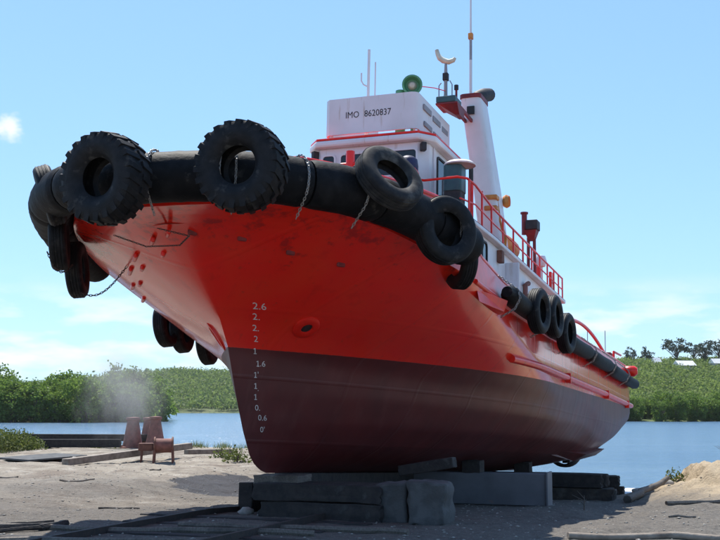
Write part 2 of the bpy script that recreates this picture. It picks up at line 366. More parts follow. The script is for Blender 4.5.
def leaf_quads(C, size, rs):
    """one small bent-square leaf spray per centre"""
    n = len(C); a = rs.normal(size=(n, 3)); a /= np.linalg.norm(a, axis=1)[:, None]
    b = rs.normal(size=(n, 3)); b -= a * (a * b).sum(1)[:, None]; b /= np.linalg.norm(b, axis=1)[:, None]
    s = (size * rs.uniform(.6, 1.4, n))[:, None]
    V = np.stack([C - a * s - b * s * .45, C + a * s * .2 - b * s * .6, C + a * s + b * s * .35, C - a * s * .15 + b * s * .6], 1)
    return V.reshape(-1, 3), np.arange(n * 4).reshape(n, 4)
def crown_points(rs, n_clump, per, rx, rz, zc, clump=.85, low=-.75):
    C = []
    while len(C) < n_clump:
        d = rs.normal(size=3); d /= np.linalg.norm(d); r = rs.uniform(.45, 1.0) ** .6
        q = d * r * np.array([rx, rx, rz]) * rs.uniform(.8, 1.12)
        if q[2] < low * rz: continue
        C.append(q + np.array([0, 0, zc]))
    C = np.array(C); P = np.repeat(C, per, 0) + rs.normal(size=(n_clump * per, 3)) * clump * np.array([.55, .55, .4])
    return C, P
def tree_proto(name, seed, rx, rz, zc, n_clump, per, leaf, lm, trunk_r, stems=1, clump=.85, low=-.75):
    rs = np.random.default_rng(seed); C, P = crown_points(rs, n_clump, per, rx, rz, zc, clump, low)
    V, Fq = leaf_quads(P, leaf, rs); root = empty(name)
    big_mesh('crown', V, Fq, lm, root)
    mb = MB()
    for k in range(stems):
        q = 2 * math.pi * k / stems + rs.uniform(0, 1); bx, by = (.35 * math.cos(q), .35 * math.sin(q)) if stems > 1 else (0, 0)
        top = Vector((bx * 2.2, by * 2.2, zc + rz * .45)); mb.tube([(bx, by, -.8), (bx * 1.3, by * 1.3, zc * .4), (bx * 1.9, by * 1.9, zc), top], [trunk_r, trunk_r * .8, trunk_r * .5, trunk_r * .15], 6)
    for c in C[::max(1, n_clump // 16)]:
        z0 = max(.4, zc * .35 + rs.uniform(-.2, .5) * zc * .5); c = Vector(c)
        mb.tube([(0, 0, z0), (c.x * .5, c.y * .5, (z0 + c.z) / 2 + .1), c], [trunk_r * .5, trunk_r * .32, trunk_r * .1], 5)
    mb.build('trunk', M['bark'], root, 60); return root
ORD = ['leftmost', 'second', 'third', 'fourth', 'fifth', 'sixth', 'seventh', 'eighth', 'ninth', 'tenth', 'eleventh', 'twelfth', 'thirteenth', 'fourteenth', 'fifteenth', 'sixteenth', 'seventeenth', 'eighteenth']
def number_row(objs, lo, hi, first, later):
    """labels by place along the water for the front row inside the photograph"""
    row = sorted([o for o in objs if lo < o.location.x / o.location.y < hi], key=lambda o: o.location.x / o.location.y)
    for o, w_ in zip(row, ORD): o['label'] = first if w_ == 'leftmost' else later % w_
def plant_all(protos, spots, label, cat, group, sc=(.8, 1.25), rs=random):
    out = []
    for i, (x, y, z) in enumerate(spots):
        p = protos[i % len(protos)]; o = copy_tree(p); o.location = (x, y, z); s_ = rs.uniform(*sc); o.scale = (s_ * rs.uniform(.9, 1.15), s_ * rs.uniform(.9, 1.15), s_); o.rotation_euler = (0, 0, rs.uniform(0, 6.28)); tag(o, label, cat, group); out.append(o)
    return out
def drop(root):
    for c in list(root.children): bpy.data.objects.remove(c)
    bpy.data.objects.remove(root)
mang = [tree_proto('mangrove_tree', 20 + k, 4.2, 4.6, 4.6, 110, 44, .25, M['leaf'], .28, 3, 1.0, -.97) for k in range(5)]
rr = random.Random(3)
def shore_spots(x0, x1, rows, step):
    r = []
    for k in range(rows):
        x = x0 + rr.uniform(0, step)
        while x < x1:
            y = float(shore_y(x)) + .5 + k * 7.5 + rr.uniform(-2, 2); r.append((x, y, float(hill_z(x, y)))); x += step * rr.uniform(.7, 1.3)
    return r
left_spots = [q for q in shore_spots(-118, -52, 3, 5.2)]
lt = plant_all(mang, left_spots, 'dense mangrove tree in the rows behind the left shore front row', 'tree', 'mangroves along the left shore', (.75, 1.5), rr)
right_spots = shore_spots(48, 130, 2, 4.6)
rt = plant_all(mang, right_spots, 'mangrove tree in the rear row below the right hillside', 'tree', 'mangroves along the right shore', (.5, .78), rr)
number_row([o for o in lt if o.location.y < shore_y(o.location.x) + 4], -.325, -.165, 'leftmost mangrove at the water edge of the left shore', '%s mangrove from the left along the water edge of the left shore')
number_row([o for o in rt if o.location.y < shore_y(o.location.x) + 4], .245, .325, 'first mangrove right of the stern along the far right shore', '%s mangrove right of the stern along the far right shore')
for p in mang: drop(p)
# hillside scrub and far wood: one mass each
def forest(name, x0, x1, y0, y1, n, per, leaf, r, label, seed, lm):
    rs = np.random.default_rng(seed); X = rs.uniform(x0, x1, n * 3); Y = rs.uniform(y0, y1, n * 3)
    ok = (Y > shore_y(X) + 2) & (fbm(X * .03 + 5, Y * .03, 3) > .2); X, Y = X[ok][:n], Y[ok][:n]; Z = hill_z(X, Y); n = len(X)
    size = rs.uniform(.5, 1.25, n) * r; near = Y < shore_y(X) + 10; size[near] *= .8; Z = np.where(near, np.maximum(Z, WATER_Z + .2), Z)
    d = rs.normal(size=(n, per, 3)); d /= np.linalg.norm(d, axis=2)[:, :, None]; d[:, :, 2] = np.abs(d[:, :, 2]) * .95
    P = np.stack([X, Y, Z + size * .25], -1)[:, None, :] + d * size[:, None, None] * rs.uniform(.55, 1.05, (n, per, 1)) * np.array([1, 1, 1.05])
    V, Fq = leaf_quads(P.reshape(-1, 3), leaf, rs)
    o = big_mesh(name, V, Fq, lm, kind='stuff'); tag(o, label, 'woodland'); return o
forest('hillside_scrub', 20, 240, 285, 560, 6500, 44, .42, 2.7, 'pale green scrub and bushes covering the hillside across the bay', 5, M['leafpale'])
forest('far_wood', -300, 60, 730, 1050, 4600, 40, .85, 6.5, 'distant green wood on the low hill behind the left mangroves', 6, M['leafpale'])
forest('left_wood', -135, -56, 275, 330, 420, 90, .6, 4.6, 'green wood filling in behind the mangroves on the left shore', 9, M['leaf'])
# trees standing out on the ridge
pine = tree_proto('pine_tree', 41, 5.6, 3.0, 8.6, 34, 24, .42, M['leafgrey'], .35, 1, 1.0, -.6)
pine2 = tree_proto('pine_tree', 42, 3.8, 4.2, 6.6, 26, 24, .42, M['leafgrey'], .3, 1, .9, -.7)
def ridge(x_ratio, y): x = x_ratio * y; return (x, y, float(hill_z(x, y)))
for i, (xr, y, s_, pr, lab) in enumerate([(.285, 470, 1.0, pine, 'tallest spreading grey-green pine on the ridge above the white roof'), (.3105, 475, .95, pine2, 'grey-green pine on the ridge at the far right'), (.3005, 490, .8, pine, 'smaller ragged pine between the two big ridge pines'),
        (.2435, 470, .72, pine2, 'small pine on the ridge just right of the stern'), (.2585, 475, .75, pine2, 'small round-topped tree on the ridge left of the tallest pine'), (.323, 480, .9, pine, 'spreading pine on the ridge beyond the right frame edge')]):
    o = copy_tree(pr); o.location = ridge(xr, y); o.scale = (s_, s_, s_); o.rotation_euler = (0, 0, i * 1.3); tag(o, lab, 'tree', 'pines on the ridge')
drop(pine); drop(pine2)
def house(xr, y, lx, ly, hh, label, dz=0):
    x, y, z = ridge(xr, y); r = empty('house', (x, y, z + dz), .25); tag(r, label, 'house')
    MB().box((0, 0, hh / 2 - .5), (lx, ly, hh + 1)).build('wall', M['wallhouse'], r)
    MB().add([(-lx * .55, -ly * .6, hh), (lx * .55, -ly * .6, hh), (lx * .55, 0, hh + 2.0), (-lx * .55, 0, hh + 2.0), (-lx * .55, ly * .6, hh), (lx * .55, ly * .6, hh)], [(0, 1, 2, 3), (3, 2, 5, 4), (0, 3, 4), (1, 5, 2), (0, 4, 5, 1)]).build('roof', M['roofwhite'], r)
house(.2915, 440, 7, 5, 2.6, 'low house with a broad white roof among the ridge trees', .0)
house(.3205, 452, 4.5, 4, 2.4, 'small pale house on the ridge at the far right', .6)
house(.2665, 445, 3, 3, 2.0, 'tiny pale house half hidden in the scrub on the ridge', .2)

# hull form
U_END = 25.4
STEM = [(0, 0), (.06, -.28), (.16, -.5), (.31, -.69), (.73, -.98), (1.14, -1.2), (1.39, -1.33), (2.09, -1.66), (2.48, -1.98), (2.74, -2.32), (3.18, -2.95), (3.5, -3.5), (3.72, -4.0), (3.85, -4.5)]
MID = [(0, .15), (.03, .35), (.15, 1.1), (.3, 1.75), (.5, 2.35), (.9, 2.95), (1.4, 3.3), (2.0, 3.45), (2.6, 3.5), (5, 3.5)]
DECK = [(-6, 3.86), (-4.5, 3.86), (-3.8, 3.97), (-3.0, 4.0), (-2, 3.92), (-1, 3.78), (0, 3.63), (1.5, 3.52), (4, 3.4), (8, 3.3), (26, 3.3)]
def wd(u): return interp(DECK, u)                      # sheer line of the hull plating
def wb(u): return 1.9 * sm(u, 16, 29.5) if u > 16 else 0.
def stem_u(t): return interp(STEM, t * 3.85)
def entry(t):
    a = 1.75 + .2 * t ** 2
    f = sm(t, .5, 1.25) / sm(1, .5, 1.25); b = 1.0 + .06 * t + .94 * f
    L = 12.0 - 5.8 * f
    return a, b, L
def half_t(u, t):
    bot = wb(u); w = bot + t * (wd(u) - bot)
    h = (w - bot) * (1 + 2.0 * sm(u, 14, 26))
    B = interp(MID, h) * (1 - .03 * sm(u, 16, 25))
    a, b, L = entry(t)
    x = max(0., min(1., (u - stem_u(t)) / L))
    return B * (1 - (1 - x) ** a) ** (1 / b), w
def half(u, w):
    bot = wb(u); t = max(0., min(1., (w - bot) / (wd(u) - bot)))
    return half_t(u, t)[0]

# ------------------------------------------------------------------ the tug, in ship coordinates (port, aft, up)
def hull_material():
    m, N, L, P = new_mat('hull_paint'); v = coords(N, L); sp = N.new('ShaderNodeSeparateXYZ'); L.new(v, sp.inputs[0])
    med = noise_node(N, L, v, 1.3, 5, .6); fine = noise_node(N, L, v, 11, 5, .65); streak = noise_node(N, L, v, 2.2, 6, .6, (1.6, 1.6, .22)); chips = noise_node(N, L, v, 6, 7, .7)
    red = mix(N, L, ramp(N, L, med, .35, .68), RED, (.84, .03, .009))
    red = mix(N, L, math_(N, L, 'MULTIPLY', ramp(N, L, streak, .56, .72), .35), red, (.52, .011, .007))
    red = mix(N, L, math_(N, L, 'MULTIPLY', ramp(N, L, chips, .66, .72), .5), red, (.20, .03, .02))
    mar = mix(N, L, ramp(N, L, med, .35, .7), (.115, .013, .013), (.075, .009, .010))
    mar = mix(N, L, math_(N, L, 'MULTIPLY', ramp(N, L, streak, .55, .75), .5), mar, (.15, .04, .036))
    # dirt and scuffs under the bow fender, rust weeping down from it
    near = math_(N, L, 'MULTIPLY', ramp(N, L, sp.outputs['Z'], 3.15, 3.75), ramp(N, L, sp.outputs['Y'], 4.0, 1.0))
    grime = noise_node(N, L, v, 3.1, 7, .68, (1, 1, .7))
    red = mix(N, L, math_(N, L, 'MULTIPLY', ramp(N, L, math_(N, L, 'ADD', grime, math_(N, L, 'MULTIPLY', near, .17)), .68, .78), .55), red, (.16, .012, .012))
    runs = noise_node(N, L, v, 5.5, 4, .6, (1.6, 1.6, .1))
    red = mix(N, L, math_(N, L, 'MULTIPLY', ramp(N, L, runs, .64, .74), .4), red, (.33, .05, .02))
    mar = mix(N, L, math_(N, L, 'MULTIPLY', ramp(N, L, runs, .62, .75), .35), mar, (.15, .035, .022))
    # waterline: straight in the ship, a hand-cut edge
    line = math_(N, L, 'ADD', 2.09, math_(N, L, 'MULTIPLY', math_(N, L, 'ADD', sp.outputs['Y'], 1.6), .0125))
    d = math_(N, L, 'SUBTRACT', math_(N, L, 'ADD', sp.outputs['Z'], math_(N, L, 'MULTIPLY', math_(N, L, 'SUBTRACT', fine, .5), .02)), line)
    col = mix(N, L, ramp(N, L, d, -.006, .006), mar, red); L.new(col, P.inputs['Base Color'])
    rg = N.new('ShaderNodeMapRange'); rg.inputs['From Min'].default_value = -.006; rg.inputs['From Max'].default_value = .006; rg.inputs['To Min'].default_value = .5; rg.inputs['To Max'].default_value = .26; L.new(d, rg.inputs[0]); L.new(rg.outputs[0], P.inputs['Roughness'])
    # plating that is not quite fair, weld seams, and orange-peel
    b = bump(N, L, noise_node(N, L, v, .75, 2, .4), .4, .06); b = bump(N, L, noise_node(N, L, v, 2.3, 2, .4), .22, .03, b)
    cw = N.new('ShaderNodeMapRange'); cw.inputs['From Min'].default_value = -.006; cw.inputs['From Max'].default_value = .006; cw.inputs['To Min'].default_value = .05; cw.inputs['To Max'].default_value = .6; L.new(d, cw.inputs[0]); L.new(cw.outputs[0], P.inputs['Coat Weight']); P.inputs['Coat Roughness'].default_value = .1
    w0 = N.new('ShaderNodeTexWave'); w0.wave_type = 'BANDS'; w0.bands_direction = 'Y'; w0.inputs['Scale'].default_value = .52; w0.inputs['Distortion'].default_value = .6; w0.inputs['Detail Scale'].default_value = .4; L.new(v, w0.inputs[0]); b = bump(N, L, w0.outputs['Fac'], .3, .008, b)
    w1 = N.new('ShaderNodeTexWave'); w1.wave_type = 'BANDS'; w1.bands_direction = 'Y'; w1.inputs['Scale'].default_value = .165; w1.inputs['Distortion'].default_value = .0; L.new(v, w1.inputs[0])
    b = bump(N, L, ramp(N, L, w1.outputs['Fac'], .992, 1.0), .8, .007, b)
    w2 = N.new('ShaderNodeTexWave'); w2.wave_type = 'BANDS'; w2.bands_direction = 'Z'; w2.inputs['Scale'].default_value = .29; L.new(v, w2.inputs[0])
    b = bump(N, L, ramp(N, L, w2.outputs['Fac'], .99, 1.0), .55, .007, b)
    L.new(bump(N, L, chips, .12, .006, b), P.inputs['Normal'])
    return m
M['hull'] = hull_material()

tug = empty('tugboat'); tug.matrix_world = MS
tag(tug, 'red and white tugboat with black bow fender hauled out on the slipway', 'tugboat')

# hull plating
NT, NU = 44, 110
mb = MB()
for side in (1, -1):
    base = len(mb.v)
    for j in range(NT + 1):
        t = j / NT; t = t ** 1.15; u0 = stem_u(t)
        for i in range(NU + 1):
            q = i / NU; u = u0 + (U_END - u0) * (q ** 2.0 * .75 + q * .25)
            p, w = half_t(u, t)
            if i == 0: p = 0
            # rounded transom corners
            if u > U_END - .9: p -= .55 * ((u - U_END + .9) / .9) ** 3
            mb.v.append((side * p, u, w))
    for j in range(NT):
        for i in range(NU):
            a = base + j * (NU + 1) + i
            mb.f.append((a, a + 1, a + NU + 2, a + NU + 1))
n1_ = (NT + 1) * (NU + 1)
for i in range(NU): mb.f.append((i, n1_ + i, n1_ + i + 1, i + 1))                       # flat keel
for j in range(NT):                                                                     # transom
    a = j * (NU + 1) + NU; mb.f.append((a, a + n1_, a + NU + 1 + n1_, a + NU + 1))
me = bpy.data.meshes.new('hull'); me.from_pydata(mb.v, [], mb.f); bm = bmesh.new(); bm.from_mesh(me)
bmesh.ops.remove_doubles(bm, verts=bm.verts, dist=.0005); bmesh.ops.recalc_face_normals(bm, faces=bm.faces); bm.to_mesh(me); bm.free()
hull = link('hull', me, M['hull'], tug, 50)

def top_w(u):   # bulwark top
    return wd(u) + (4.42 + .3 * sm(u, -4.3, -3.3) - wd(u)) * (1 - sm(u, .6, 1.8)) + .55 * sm(u, .6, 1.8) + .12 * sm(u, 15, 24)
def edge_p(u):
    p = half_t(u, 1)[0]
    if u > U_END - .9: p -= .55 * ((u - U_END + .9) / .9) ** 3
    return p
US = [-4.5 + (U_END + 4.5) * (k / 90) ** 1.9 for k in range(91)]
outline = [(-edge_p(u), u) for u in reversed(US[1:])] + [(edge_p(u), u) for u in US]     # starboard stern -> bow -> port stern
def offset(k, d):
    a = outline[max(k - 1, 0)]; b = outline[min(k + 1, len(outline) - 1)]; tx, ty = b[0] - a[0], b[1] - a[1]; l = math.hypot(tx, ty)
    nxx, nyy = -ty / l, tx / l                    # left of travel
    p, u = outline[k]
    if nxx * p + nyy * (u - 6) < 0: nxx, nyy = -nxx, -nyy
    return p + nxx * d, u + nyy * d
mb = MB()
n = len(outline)
for k in range(n):
    u = outline[k][1]; th = .0 + -.14 * sm(u, 1, 5); w0, w1 = wd(u) + .001, top_w(u)
    for d, w in ((.004, w0), (th + .004, w1), (th - .06, w1), (-.056, w0)): p, uu = offset(k, d); mb.v.append((p, uu, w))
for k in range(n - 1):
    for j in range(4): mb.f.append((4 * k + j, 4 * k + (j + 1) % 4, 4 * k + 4 + (j + 1) % 4, 4 * k + 4 + j))
mb.f.append(tuple(4 * (n - 1) + j for j in range(4))); mb.f.append(tuple(range(4)))
mb.build('bulwark', M['red'], tug, 40)
mb = MB().box((0, U_END - .03, 3.62), (5.6, .06, .62)); mb.build('stern_bulwark', M['red'], tug)
path = []
for k in range(n):
    u = outline[k][1]; th = -.14 * sm(u, 1, 5); p, uu = offset(k, th - .03); path.append((p, uu, top_w(u) + .02))
MB().tube(path, .05, 8).build('cap_rail', M['red'], tug, 60)
# decks
mb = MB(); ds = [u for u in US if u > -4.35]
for u in ds:
    p = max(.02, half(u, wd(u) - .22) - .06); w = wd(u) - .22
    mb.v += [(-p, u, w), (p, u, w)]
for k in range(len(ds) - 1): mb.f.append((2 * k, 2 * k + 1, 2 * k + 3, 2 * k + 2))
mb.build('deck', M['darkred'], tug)

# long half-round rubbing bar on each quarter
for side in (1, -1):
    path = []
    for k in range(41):
        u = 5.1 + (U_END - .25 - 5.1) * k / 40; p = half(u, 2.46)
        if u > U_END - .9: p -= .55 * ((u - U_END + .9) / .9) ** 3
        path.append((side * (p + .05), u, 2.46 + .002 * k * .3))
    rb = MB().tube(path, .085, 10).build('rubbing_bar', M['red'], tug, 50)
    for u in (10.6, 17.5, 23.2):
        MB().box((side * (half(u, 2.46) + .07), u, 2.46), (.14, .09, .26)).build('clamp', M['red'], rb, bevel=.01)
# knuckle bar under the bulwark
for side in (1, -1):
    MB().tube([(side * (edge_p(u) + .01), u, wd(u)) for u in US if 1.2 < u < U_END - .4], .05, 8).build('sheer_bar', M['red'], tug, 60)

# bow fender: thick rubber cylinders end to end round the bow
bow = [k for k in range(n) if outline[k][1] < .15]
fp = []
for k in bow:
    u = outline[k][1]; p, uu = offset(k, .37); fp.append(Vector((p, uu, wd(u) + .27 + .06 * (1 - sm(u, -4.4, -3.2))))) 
acc = [0]
for a, b in zip(fp, fp[1:]): acc.append(acc[-1] + (b - a).length)
def fat(s_):
    s_ = max(0, min(acc[-1], s_))
    for i in range(len(acc) - 1):
        if acc[i + 1] >= s_: return fp[i].lerp(fp[i + 1], (s_ - acc[i]) / max(1e-6, acc[i + 1] - acc[i]))
    return fp[-1]
FR = .37
NSEG = 10; seg = acc[-1] / NSEG
for k in range(NSEG):
    a, b = k * seg + .015, (k + 1) * seg - .015; m_ = 14
    pts = [fat(a + (b - a) * i / m_) for i in range(m_ + 1)]; rad = [FR] * (m_ + 1); rad = [FR * random.uniform(.982, 1.012) for _ in rad]; rad[0] = rad[-1] = FR * .93
    MB().tube([pts[0].lerp(pts[1], -.05)] + pts + [pts[-1].lerp(pts[-2], -.05)], [FR * .5] + rad + [FR * .5], 24).build('bow_fender', M['rubber'], tug, 40)
# chains round the fender
LINK = MB().tube([(.055 * math.cos(q) * 1.0, .026 * math.sin(q), 0) for q in [2 * math.pi * i / 10 for i in range(10)]], .0115, 5, closed=True)
def chain(path, name='chain', mt='galv', parent=None, sc=1.0):
    path = [Vector(q) for q in path]; pitch = .082 * sc; mb = MB(); i = 0; rem = 0; tw = 0
    for a, b in zip(path, path[1:]):
        d = b - a; L_ = d.length
        if L_ < 1e-6: continue
        x = d / L_; ref = Vector((0, 0, 1)) if abs(x.z) < .8 else Vector((0, 1, 0)); y = ref.cross(x).normalized(); z = x.cross(y); s_ = rem
        while s_ < L_:
            t = tw * math.pi / 2 + .4; yy = y * math.cos(t) + z * math.sin(t); zz = x.cross(yy); c = a + x * s_
            mb.add([c + x * (q[0] * sc) + yy * (q[1] * sc) + zz * (q[2] * sc) for q in LINK.v], LINK.f); tw += 1; s_ += pitch
        rem = s_ - L_
    return mb.build(name, M[mt], parent if parent else tug, 60)
def fender_chain(s_, lo=-.5, mt='galv'):
    c = fat(s_); d = (fat(s_ + .1) - fat(s_ - .1)).normalized(); out = Vector((d.y, -d.x, 0))
    if out.dot(Vector((c.x, c.y - 5, 0))) < 0: out = -out
    pts = [c + out * (FR + .03) * math.cos(R(q)) + Vector((0, 0, (FR + .03) * math.sin(R(q)))) for q in range(120, -46, -15)]
    pts.append(c + out * -.02 + Vector((0, 0, lo - .05)))
    return chain(pts, mt=mt, sc=.6)
total = acc[-1]
for s_ in (.455, .53, .615, .69, .765, .93): fender_chain(s_ * total)
# welded lugs and pad plates under the fender
def lug(u, w, side=1, size=(.05, .16, .10)):
    p = half(u, w); MB().box((side * (p + .01), u, w), size, Matrix.Rotation(side * -.6, 3, 'Z')).build('lug', M['red' if side < 0 else 'darkred'], tug, bevel=.03)
for u, w in ((-3.55, 3.66), (-3.1, 3.62), (-2.4, 3.5), (-1.6, 3.42)): lug(u, w)
for u, w, l_ in ((-3.75, 3.62, .3), (-3.3, 3.6, .5), (-3.0, 3.45, .25), (-2.55, 3.52, .5), (-2.2, 3.4, .3), (-1.75, 3.45, .55), (-1.3, 3.3, .3), (-.8, 3.35, .5), (-.2, 3.2, .5)): lug(u, w, -1, (.07, l_, .09))
# drooping chain loop across the stem
chain([(half(-4.1, 3.6) * 1.0 + .03, -4.1, 3.62), (.5, -4.0, 3.5), (.2, -3.75, 3.42), (-.35, -3.8, 3.42), (-.8, -4.0, 3.58)], mt='rustchain', sc=.45)

# aft fender along the port and starboard side
def side_path(u0, u1, d, w, m_=24, side=1):
    r = []
    for i in range(m_ + 1):
        u = u0 + (u1 - u0) * i / m_; r.append(Vector((side * (edge_p(min(u, U_END - .5)) + d), u, w(u) if callable(w) else w)))
    return r
for side in (1, -1):
    for u0, u1, r_, dz in ((3.0, 6.2, .2, .14), (6.25, 9.4, .2, .12), (9.5, 13.2, .2, .06), (13.3, 17.2, .2, .03), (17.3, 21.0, .2, .0), (21.1, 24.9, .19, .0)):
        pts = side_path(u0, u1, .2, lambda u: wd(u) + dz - .03 * math.sin((u - u0) / (u1 - u0) * math.pi), 12, side); rad = [r_ * .55, r_ * .95] + [r_] * (len(pts) - 4) + [r_ * .95, r_ * .55]
        MB().tube(pts, rad, 14).build('side_fender', M['rubber'], tug, 50)
for u in (3.25, 6.1, 9.4, 13.25, 17.25, 21.05):
    p = edge_p(u) + .2; chain([(p - .2, u, wd(u) + .5), (p - .02, u, wd(u) + .36), (p + .17, u, wd(u) + .22), (p + .215, u, wd(u) + .05), (p + .1, u, wd(u) - .16), (p - .19, u, wd(u) - .32)], sc=.75)
# welded box step at the front of the side fender
MB().add([(edge_p(1.6) - .05, 1.6, 3.45), (edge_p(1.6) + .0, 1.6, 3.2), (edge_p(3.1) + .2, 3.1, 3.42), (edge_p(3.1) + .12, 3.1, 3.2), (edge_p(3.3) - .05, 3.3, 3.45), (edge_p(3.3) - .05, 3.3, 3.15)],
         [(0, 2, 4), (1, 5, 3), (0, 1, 3, 2), (2, 3, 5, 4), (0, 4, 5, 1)]).build('fender_step', M['red'], tug, bevel=.01)

# hawse pipe / discharge hole in the port bow, and one at starboard
def hull_normal(u, w, side=1):
    e = .05; du = Vector((side * (half(u + e, w) - half(u - e, w)), 2 * e, 0)); dw = Vector((side * (half(u, w + e) - half(u, w - e)), 0, 2 * e)); nn = du.cross(dw)
    if nn.x * side < 0: nn = -nn
    return nn.normalized()
def ring(u, w, side, r0, r1, name, mt='red', depth=.1):
    nn = hull_normal(u, w, side); c = Vector((side * half(u, w), u, w)); Mx = nn.to_track_quat('Z', 'Y').to_matrix().to_4x4(); Mx.translation = c
    rg_ = MB().lathe([(r1, -.03), (r1 * .97, .03), (r1 * .8, .055), (r0 * 1.06, .05), (r0, .02), (r0 * .96, -.03)], 28, Mx).build(name, M[mt], hull, 50)
    MB().lathe([(0.0001, .012), (r0 * 1.02, .014)], 24, Mx).build('bore', M['black'], rg_ if False else hull); return rg_
ring(-.71, 2.51, 1, .105, .25, 'discharge_ring')
# oblong thruster or cooler recess seen at starboard of the stem
u, w = -1.25, 2.33
nn = hull_normal(u, w, -1); c = Vector((-half(u, w), u, w)); Mx = nn.to_track_quat('Z', 'Y').to_matrix().to_4x4(); Mx.translation = c
MB().lathe([(.22, -.03), (.21, .035), (.15, .04), (.14, -.01), (.0001, -.005)], 24, Mx @ Matrix.Diagonal((.55, 1.35, 1, 1))).build('hatch_ring', M['red'], hull, 50)

# lettering
def text_mesh(s_, size):
    cu = bpy.data.curves.new('t', 'FONT'); cu.body = s_; cu.size = size; cu.align_x = 'CENTER'; cu.align_y = 'CENTER'; cu.resolution_u = 3
    o = bpy.data.objects.new('t', cu); COL.objects.link(o); dg = bpy.context.evaluated_depsgraph_get(); m_ = o.evaluated_get(dg).to_mesh()
    v = [tuple(q.co) for q in m_.vertices]; f = [tuple(q.vertices) for q in m_.polygons]; o.evaluated_get(dg).to_mesh_clear(); bpy.data.objects.remove(o); return v, f
for s_, u, w in (('2.6', -1.71, 2.745), ('2.', -1.58, 2.59), ('2.', -1.42, 2.42), ('2', -1.29, 2.25), ('1', -1.16, 2.06), ('1.6', -1.0, 1.855), ('1\'', -1.02, 1.665), ('1.', -.96, 1.48), ('1', -.90, 1.295), ('0.', -.82, 1.11), ('0.6', -.66, .945), ('0\'', -.58, .745)):
    if s_[0] == '1':
        k_ = .135; v, f = text_mesh(s_[1:], k_) if len(s_) > 1 else ([], []); v = [(x + k_ * .16 + k_ * .26 * (len(s_) > 2) + .02, y - (k_ * .3 if s_[1] == '.' and len(s_) == 2 else 0), z) for x, y, z in v]
        for x0, x1, y0, y1, sl_ in ((-.05, .05, -.33, .35, 0), (-.16, .16, -.36, -.26, 0), (-.17, -.03, .16, .26, .1)):
            nv = len(v); v += [((x0) * k_, (y0) * k_, 0), (x1 * k_, (y0 + sl_) * k_, 0), (x1 * k_, (y1 + sl_) * k_, 0), (x0 * k_, y1 * k_, 0)]; f = f + [(nv, nv + 1, nv + 2, nv + 3)]
        v = [(x - (.05 if len(s_) > 2 else .02), y, z) for x, y, z in v]
    else: v, f = text_mesh(s_, .135)
    mb = MB()
    for x, y, z in v:
        uu, ww = u + x * 1.15, w + y; tgt = .937 * half(uu, w) + .35 * uu
        for _ in range(6): uu -= (.937 * half(uu, ww) + .35 * uu - tgt) / 1.0
        mb.v.append((half(uu, ww) + .007, uu, ww))
    mb.f = f; mb.build('draft_mark', M['marking'], hull)

# skeg, nozzle, propeller and rudder under the stern
MB().add([(-.09, 14, .02), (.09, 14, .02), (.09, 21.5, .02), (-.09, 21.5, .02), (-.09, 14, .2), (.09, 14, .2), (.07, 21.0, 1.1), (-.07, 21.0, 1.1)], [(0, 1, 2, 3), (4, 7, 6, 5), (0, 4, 5, 1), (1, 5, 6, 2), (2, 6, 7, 3), (3, 7, 4, 0)]).build('skeg', M['hull'], tug)
for side in (1, -1):
    MB().add([(side * 2.3, 13.4, .68), (side * 3.0, 16.8, .58), (side * 3.12, 19.8, .80), (side * 2.0, 20.0, .9), (side * 2.3, 13.4, .58), (side * 2.6, 16.8, .36), (side * 2.85, 19.6, .58), (side * 2.0, 20.0, .7)],
             [(0, 1, 2, 3), (7, 6, 5, 4), (0, 4, 5, 1), (1, 5, 6, 2), (2, 6, 7, 3), (3, 7, 4, 0)]).build('bilge_fin', M['hull'], tug)
    MB().lathe([(.5, -.35), (.56, -.3), (.56, .2), (.5, .35), (.44, .2), (.45, -.3)], 28, Matrix.Translation((side * 1.5, 21.4, .72)) @ Matrix.Rotation(R(90), 4, 'X'), True).build('propeller_nozzle', M['black'], tug, 50)
    MB().box((side * 1.5, 22.5, .75), (.1, .7, 1.0)).build('rudder', M['black'], tug, bevel=.03)
    mb = MB().lathe([(.0001, -.2), (.1, -.12), (.1, .12), (.0001, .2)], 12, Matrix.Translation((side * 1.5, 21.4, .72)) @ Matrix.Rotation(R(90), 4, 'X'))
    for k in range(4):
        q = k * math.pi / 2; mb.box((side * 1.5 + .22 * math.cos(q), 21.4, .72 + .22 * math.sin(q)), (.38, .03, .2), Matrix.Rotation(-q, 3, 'Y') @ Matrix.Rotation(.5, 3, 'X'))
    mb.build('propeller', M['darkrust'], tug)

# ---- deckhouse
def poly_wall(name, poly, z0, z1, mt, parent, bevel=.02): return MB().prism(poly, z0, z1).build(name, M[mt], parent, bevel=bevel)
HOUSE = [(-2.4, 3.2), (-1.9, 2.6), (1.9, 2.6), (2.4, 3.2), (2.4, 7), (2.12, 16.8), (-2.12, 16.8), (-2.4, 7)]
house_ = poly_wall('deckhouse', HOUSE, 2.9, 5.42, 'white', tug)
RO = [(-2.55, 3.1), (-1.98, 2.45), (1.98, 2.45), (2.55, 3.1), (2.55, 7), (2.28, 17.6), (-2.28, 17.6), (-2.55, 7)]
poly_wall('boat_deck', RO, 5.42, 5.52, 'white', tug, .03)
MB().prism([(p * .995, 2.47 + (u - 2.45) * .998) for p, u in RO], 5.521, 5.53).build('boat_deck_paint', M['darkred'], tug)
def side_frame(u):   # port wall plane of the deckhouse
    return 2.4 if u <= 7 else 2.4 - .28 * (u - 7) / 9.8
def rounded_rect(cx, cy, w_, h_, r, n_=4):
    pts = []
    for sx, sy, q0 in ((1, -1, -90), (1, 1, 0), (-1, 1, 90), (-1, -1, 180)):
        for i in range(n_ + 1):
            q = R(q0 + 90 * i / n_); pts.append((cx + sx * (w_ / 2 - r) + r * math.cos(q), cy + sy * (h_ / 2 - r) + r * math.sin(q)))
    return pts
